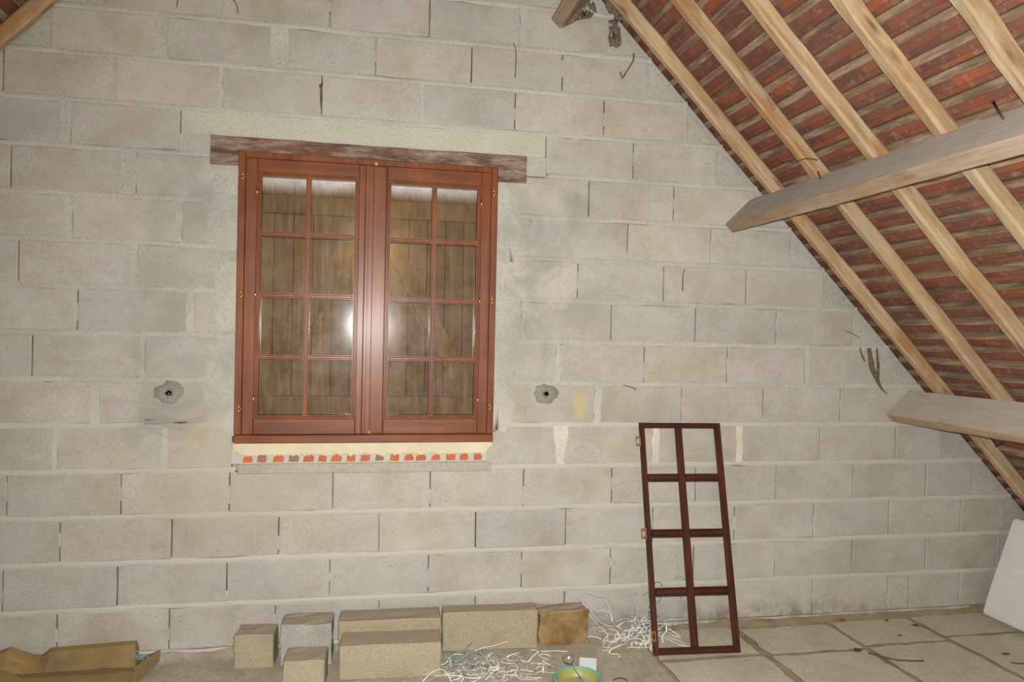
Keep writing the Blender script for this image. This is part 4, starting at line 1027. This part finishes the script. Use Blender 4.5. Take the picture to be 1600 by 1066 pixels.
# --- cobwebs
def websheet(name, pts, label, y_amp=0.012, sd=0, holes=0.2, hang=None):
    """a sagging, dust-laden web: irregular ragged sheet with a few tears"""
    pts = [V(p) for p in pts]; c = sum(pts, V((0, 0, 0))) / len(pts); n = len(pts); R_ = 5; v = [c]; f = []
    for k in range(1, R_ + 1):
        for i in range(n * 3):
            a = pts[i // 3]; b_2 = pts[(i // 3 + 1) % n]; e = a.lerp(b_2, (i % 3) / 3)
            p = c.lerp(e, k / R_); q = noise.noise_vector(p * 22 + V((sd, 0, 0)))
            v.append(p + V((q.x * .008, q.y * y_amp, q.z * .008)))
    m_ = n * 3
    for i in range(m_): f.append((0, 1 + i, 1 + (i + 1) % m_))
    rnd = random.Random(sd)
    for k in range(R_ - 1):
        for i in range(m_):
            if rnd.random() < holes: continue
            a = 1 + k * m_ + i; b2 = 1 + k * m_ + (i + 1) % m_; f.append((a, b2, b2 + m_, a + m_))
    o = link(name, mesh(name, v, f, True), M['web']); md = o.modifiers.new('thick', 'SOLIDIFY'); md.thickness = 0.0015
    tag(o, label, 'cobweb'); return o
websheet('cobweb', [(1.28, -0.055, 3.36), (1.282, -0.06, 3.268), (1.290, -0.06, 3.215), (1.31, -0.06, 3.222), (1.328, -0.06, 3.214), (1.356, -0.06, 3.232), (1.35, -0.06, 3.324), (1.325, -0.058, 3.375)], 'torn dusty cobweb rag hanging below the first rafter at the top', 0.01, 1, 0.1)
websheet('cobweb', [(1.016, -0.05, 3.290), (1.088, -0.09, 3.327), (1.160, -0.1, 3.345), (1.20, -0.1, 3.38), (1.17, -0.1, 3.46), (1.10, -0.08, 3.40)], 'grey cobweb sheet stretched from the side of the uppermost purlin', 0.012, 2, 0.25)
websheet('cobweb', [(1.24, -0.10, 3.42), (1.29, -0.1, 3.355), (1.35, -0.12, 3.325), (1.40, -0.14, 3.325), (1.40, -0.15, 3.37), (1.32, -0.14, 3.44), (1.25, -0.12, 3.48)], 'thick brown cobweb clump against the first rafter near the top edge', 0.02, 3, 0.1)
def strand(name, pts, r, label, mat='web', group=None):
    b = MB(); b.tube(wig(pts, .002, 1, 5), r, 6, 0.8); o = b.out(name, M[mat], smooth=True); tag(o, label, 'cobweb', group); return o
Y = -0.0075
strand('cobweb_strand', [(0.765, Y, 3.206), (0.78, Y, 3.16), (0.779, Y, 3.022)], .0028, 'thin dark cobweb strand on the wall, top, left of the uppermost purlin')
strand('cobweb_strand', [(-0.232, Y, 2.95), (-0.231, Y, 2.90), (-0.238, Y, 2.885), (-0.231, Y, 2.78)], [.0015] * 4 + [.0045] * 3 + [.0090] * 3 + [.004] * 6, 'dark web knot hanging in the joint above the left casement')
strand('cobweb_strand', [(1.78, Y, 2.027), (1.769, Y, 1.995), (1.768, Y, 1.904)], .003, 'short dark broken web streak on the wall right of the window')
strand('cobweb_strand', [(1.43, Y, 1.369), (1.483, Y, 1.355), (1.498, Y, 1.344), (1.505, Y, 1.352)], .0028, 'curved dark web thread on the bed joint above the leaning grille')
strand('cobweb_strand', [(1.447, Y, 3.216), (1.446, Y, 3.177), (1.424, Y, 3.14), (1.402, Y, 3.104), (1.384, Y, 3.076), (1.37, Y, 3.105)], .0048, 'hooked web strand on the wall just below the hanging cobweb rag')
strand('cobweb_strand', [(-0.672, Y, 3.288), (-0.654, Y, 3.264), (-0.647, Y, 3.22)], .0028, 'curled dark strand at the top edge above the left end of the lintel')
strand('cobweb_strand', [(-0.931, Y, 3.261), (-0.934, Y, 3.222)], .0025, 'tiny dark strand at the top edge, leftmost on the wall')
strand('cobweb_strand', [(2.899, Y, 1.602), (2.923, Y, 1.542), (2.934, Y, 1.522)], [.004, .007, .003], 'short dark web wisp left of the trailing cobweb above the lowest purlin')
strand('cobweb', [(2.96, Y, 1.60), (2.972, Y, 1.54), (2.986, Y, 1.483), (3.022, Y, 1.413), (3.052, Y, 1.363), (3.092, Y, 1.328)], [.012, .013, .018, .017, .012, .005, .002], 'dark trailing cobweb on the wall above the end of the lowest purlin')
strand('cobweb_strand', [(3.011, Y, 1.604), (3.026, Y, 1.483), (3.027, Y, 1.423)], [.004, .008, .005], 'web strand right beside the trailing cobweb above the lowest purlin')
strand('cobweb_strand', [(2.80, Y, 1.70), (2.86, Y, 1.68), (2.90, Y, 1.66)], .0022, 'thin web line at the right end of the blocks above the lowest purlin')
b = MB(); b.tube(wig([(2.44, -0.03, 2.33), (2.47, -0.03, 2.29), (2.49, -.03, 2.26)], .003, 3), [.012] * 4 + [.008] * 3 + [.003] * 2, 6, .4); wo = b.out('cobweb', M['web'], smooth=True); tag(wo, 'small cobweb scrap hanging under the middle purlin near the wall', 'cobweb')
# dust webs on the wall behind the grille's lowest panes
M['paleweb'] = mat_plain('pale_web', (0.25, 0.23, 0.195), 1, 0); rnd = random.Random(4)
for i in range(6):
    p = V((1.70 + rnd.uniform(-.09, .16), Y, 0.20 + rnd.uniform(-.08, .10))); a = rnd.uniform(0, 3.1)
    strand('cobweb_strand', [p, p + V((.03 * math.cos(a), 0, .03 * math.sin(a))), p + V((.06 * math.cos(a + .5), 0, .05 * math.sin(a + .5)))], rnd.uniform(.0015, .004), 'faint dusty cobweb thread on the wall behind the grille bottom panes', 'paleweb', 'faint cobweb threads low on the wall')

# --- nails, hook and twig in the timbers
def onp(side, s, w_, n): return PR[side] + TR[side] * s + NR[side] * n + V((0, -w_, 0))
def nail(s, w0, n0, w1, n1, label):
    b = MB(); p = onp(1, s - 0.022, w0, n0); q_ = onp(1, s - 0.003, w1, n1)
    b.tube([p, q_], 0.0042, 8); d = (q_ - p).normalized(); b.tube([p - d * .001, p - d * .004], 0.0075, 8); o = b.out('nail', M['iron'], smooth=True); tag(o, label, 'nail')
nail(1.213, 0.600, 0.020, 0.735, 0.125, 'dark iron nail driven into the middle purlin near the wall end')
nail(1.213, 1.680, 0.015, 1.800, 0.135, 'dark iron nail driven into the middle purlin near the right edge')
b = MB(); b.tube(wig([onp(1, 2.815, 0.80, .27), onp(1, 2.83, 0.76, .30), onp(1, 2.85, 0.73, .29), onp(1, 2.84, 0.70, .26)], .002, 1), .0035, 6); o = b.out('wire_hook', M['iron'], smooth=True); tag(o, 'bent dark wire hook under the lowest purlin', 'hook')
b = MB(); b.tube(wig([onp(1, a_, b_, .082) for a_, b_ in ((1.031, 0.487), (1.071, 0.507), (1.095, 0.591), (1.107, 0.688), (1.131, 0.743))], .004, 1), .0028, 6); o = b.out('dry_twig', M['twig'], smooth=True); tag(o, 'thin dry twig caught across two rafters above the middle purlin', 'twig')

# --- litter on the floor
def leafbit(x, y, s, sd, label):
    rnd = random.Random(sd); n = 7; v = [(0, 0, 0.004)]; 
    for i in range(n): t = math.tau * i / n; r = s * rnd.uniform(.5, 1.1); v.append((r * math.cos(t) * 1.5, r * math.sin(t), 0.002 + rnd.uniform(0, .006)))
    f = [(0, 1 + i, 1 + (i + 1) % n) for i in range(n)]
    o = link('dead_leaf', mesh('dead_leaf', v, f), M['leaf']); md = o.modifiers.new('t', 'SOLIDIFY'); md.thickness = 0.001; o.location = (x, y, 0.001); tag(o, label, 'leaf', 'dead leaves on the floor slabs')
leafbit(3.17, -0.19, 0.018, 1, 'reddish dead leaf on the slabs, nearest the white board'); leafbit(2.79, -0.06, 0.014, 2, 'dark curled leaf at the foot of the wall, third slab from the grille')
leafbit(3.05, -0.10, 0.012, 3, 'small brown leaf scrap close to the wall, near the white board'); leafbit(2.98, -0.31, 0.012, 4, 'small dead leaf in the middle of the second slab row'); leafbit(2.60, -0.46, 0.020, 5, 'broad reddish leaf lying in the joint between slabs'); leafbit(3.36, -0.62, 0.018, 6, 'brown leaf at the lower right edge of the floor')
def twig(pts, r, label):
    b = MB(); b.tube(clampz(wig(pts, .004, 2), r), r, 6); o = b.out('dry_twig', M['twig'], smooth=True); tag(o, label, 'twig')
twig([(2.64, -0.50, .004), (2.70, -0.58, .005), (2.78, -0.62, .004), (2.86, -0.63, .004)], .004, 'dry twig lying across the slab joint at lower right')
twig([(1.20, -0.60, .004), (1.235, -0.60, .012), (1.265, -0.62, .005)], .0035, 'short dark twig right of the bowl, upper one')
twig([(1.19, -0.66, .004), (1.22, -0.69, .006), (1.245, -0.73, .004)], .0035, 'short dark twig right of the bowl, lower one at the frame edge')
twig([(3.30, -0.72, .004), (3.34, -0.735, .005), (3.38, -0.75, .004)], .0035, 'tiny dark twig at the lower right corner of the floor')
b = MB(); rnd = random.Random(99)
for i in range(900):
    if i < 420: x, y, s = rnd.uniform(-0.95, 1.45), -abs(rnd.gauss(0, .28)) - .01, rnd.uniform(.0018, .006)
    else: x, y, s = rnd.uniform(1.45, 3.9), -abs(rnd.gauss(0, .35)) - .01, rnd.uniform(.0012, .0045)
    z = 0.001; a = rnd.uniform(0, 3); c, s_ = math.cos(a) * s, math.sin(a) * s
    b.add([(x + c, y + s_, z), (x - s_, y + c, z), (x - c, y - s_, z), (x + s_, y - c, z), (x, y, z + s * .9)], [(0, 1, 4), (1, 2, 4), (2, 3, 4), (3, 0, 4)])
cr = b.out('mortar_crumbs', mat_plain('crumbs', (0.20, 0.16, 0.115), 0.95, .1, 0, 9, (0.36, 0.32, 0.25))); tag(cr, 'scattered dark mortar crumbs and grit over the attic floor', 'crumbs', kind='stuff')
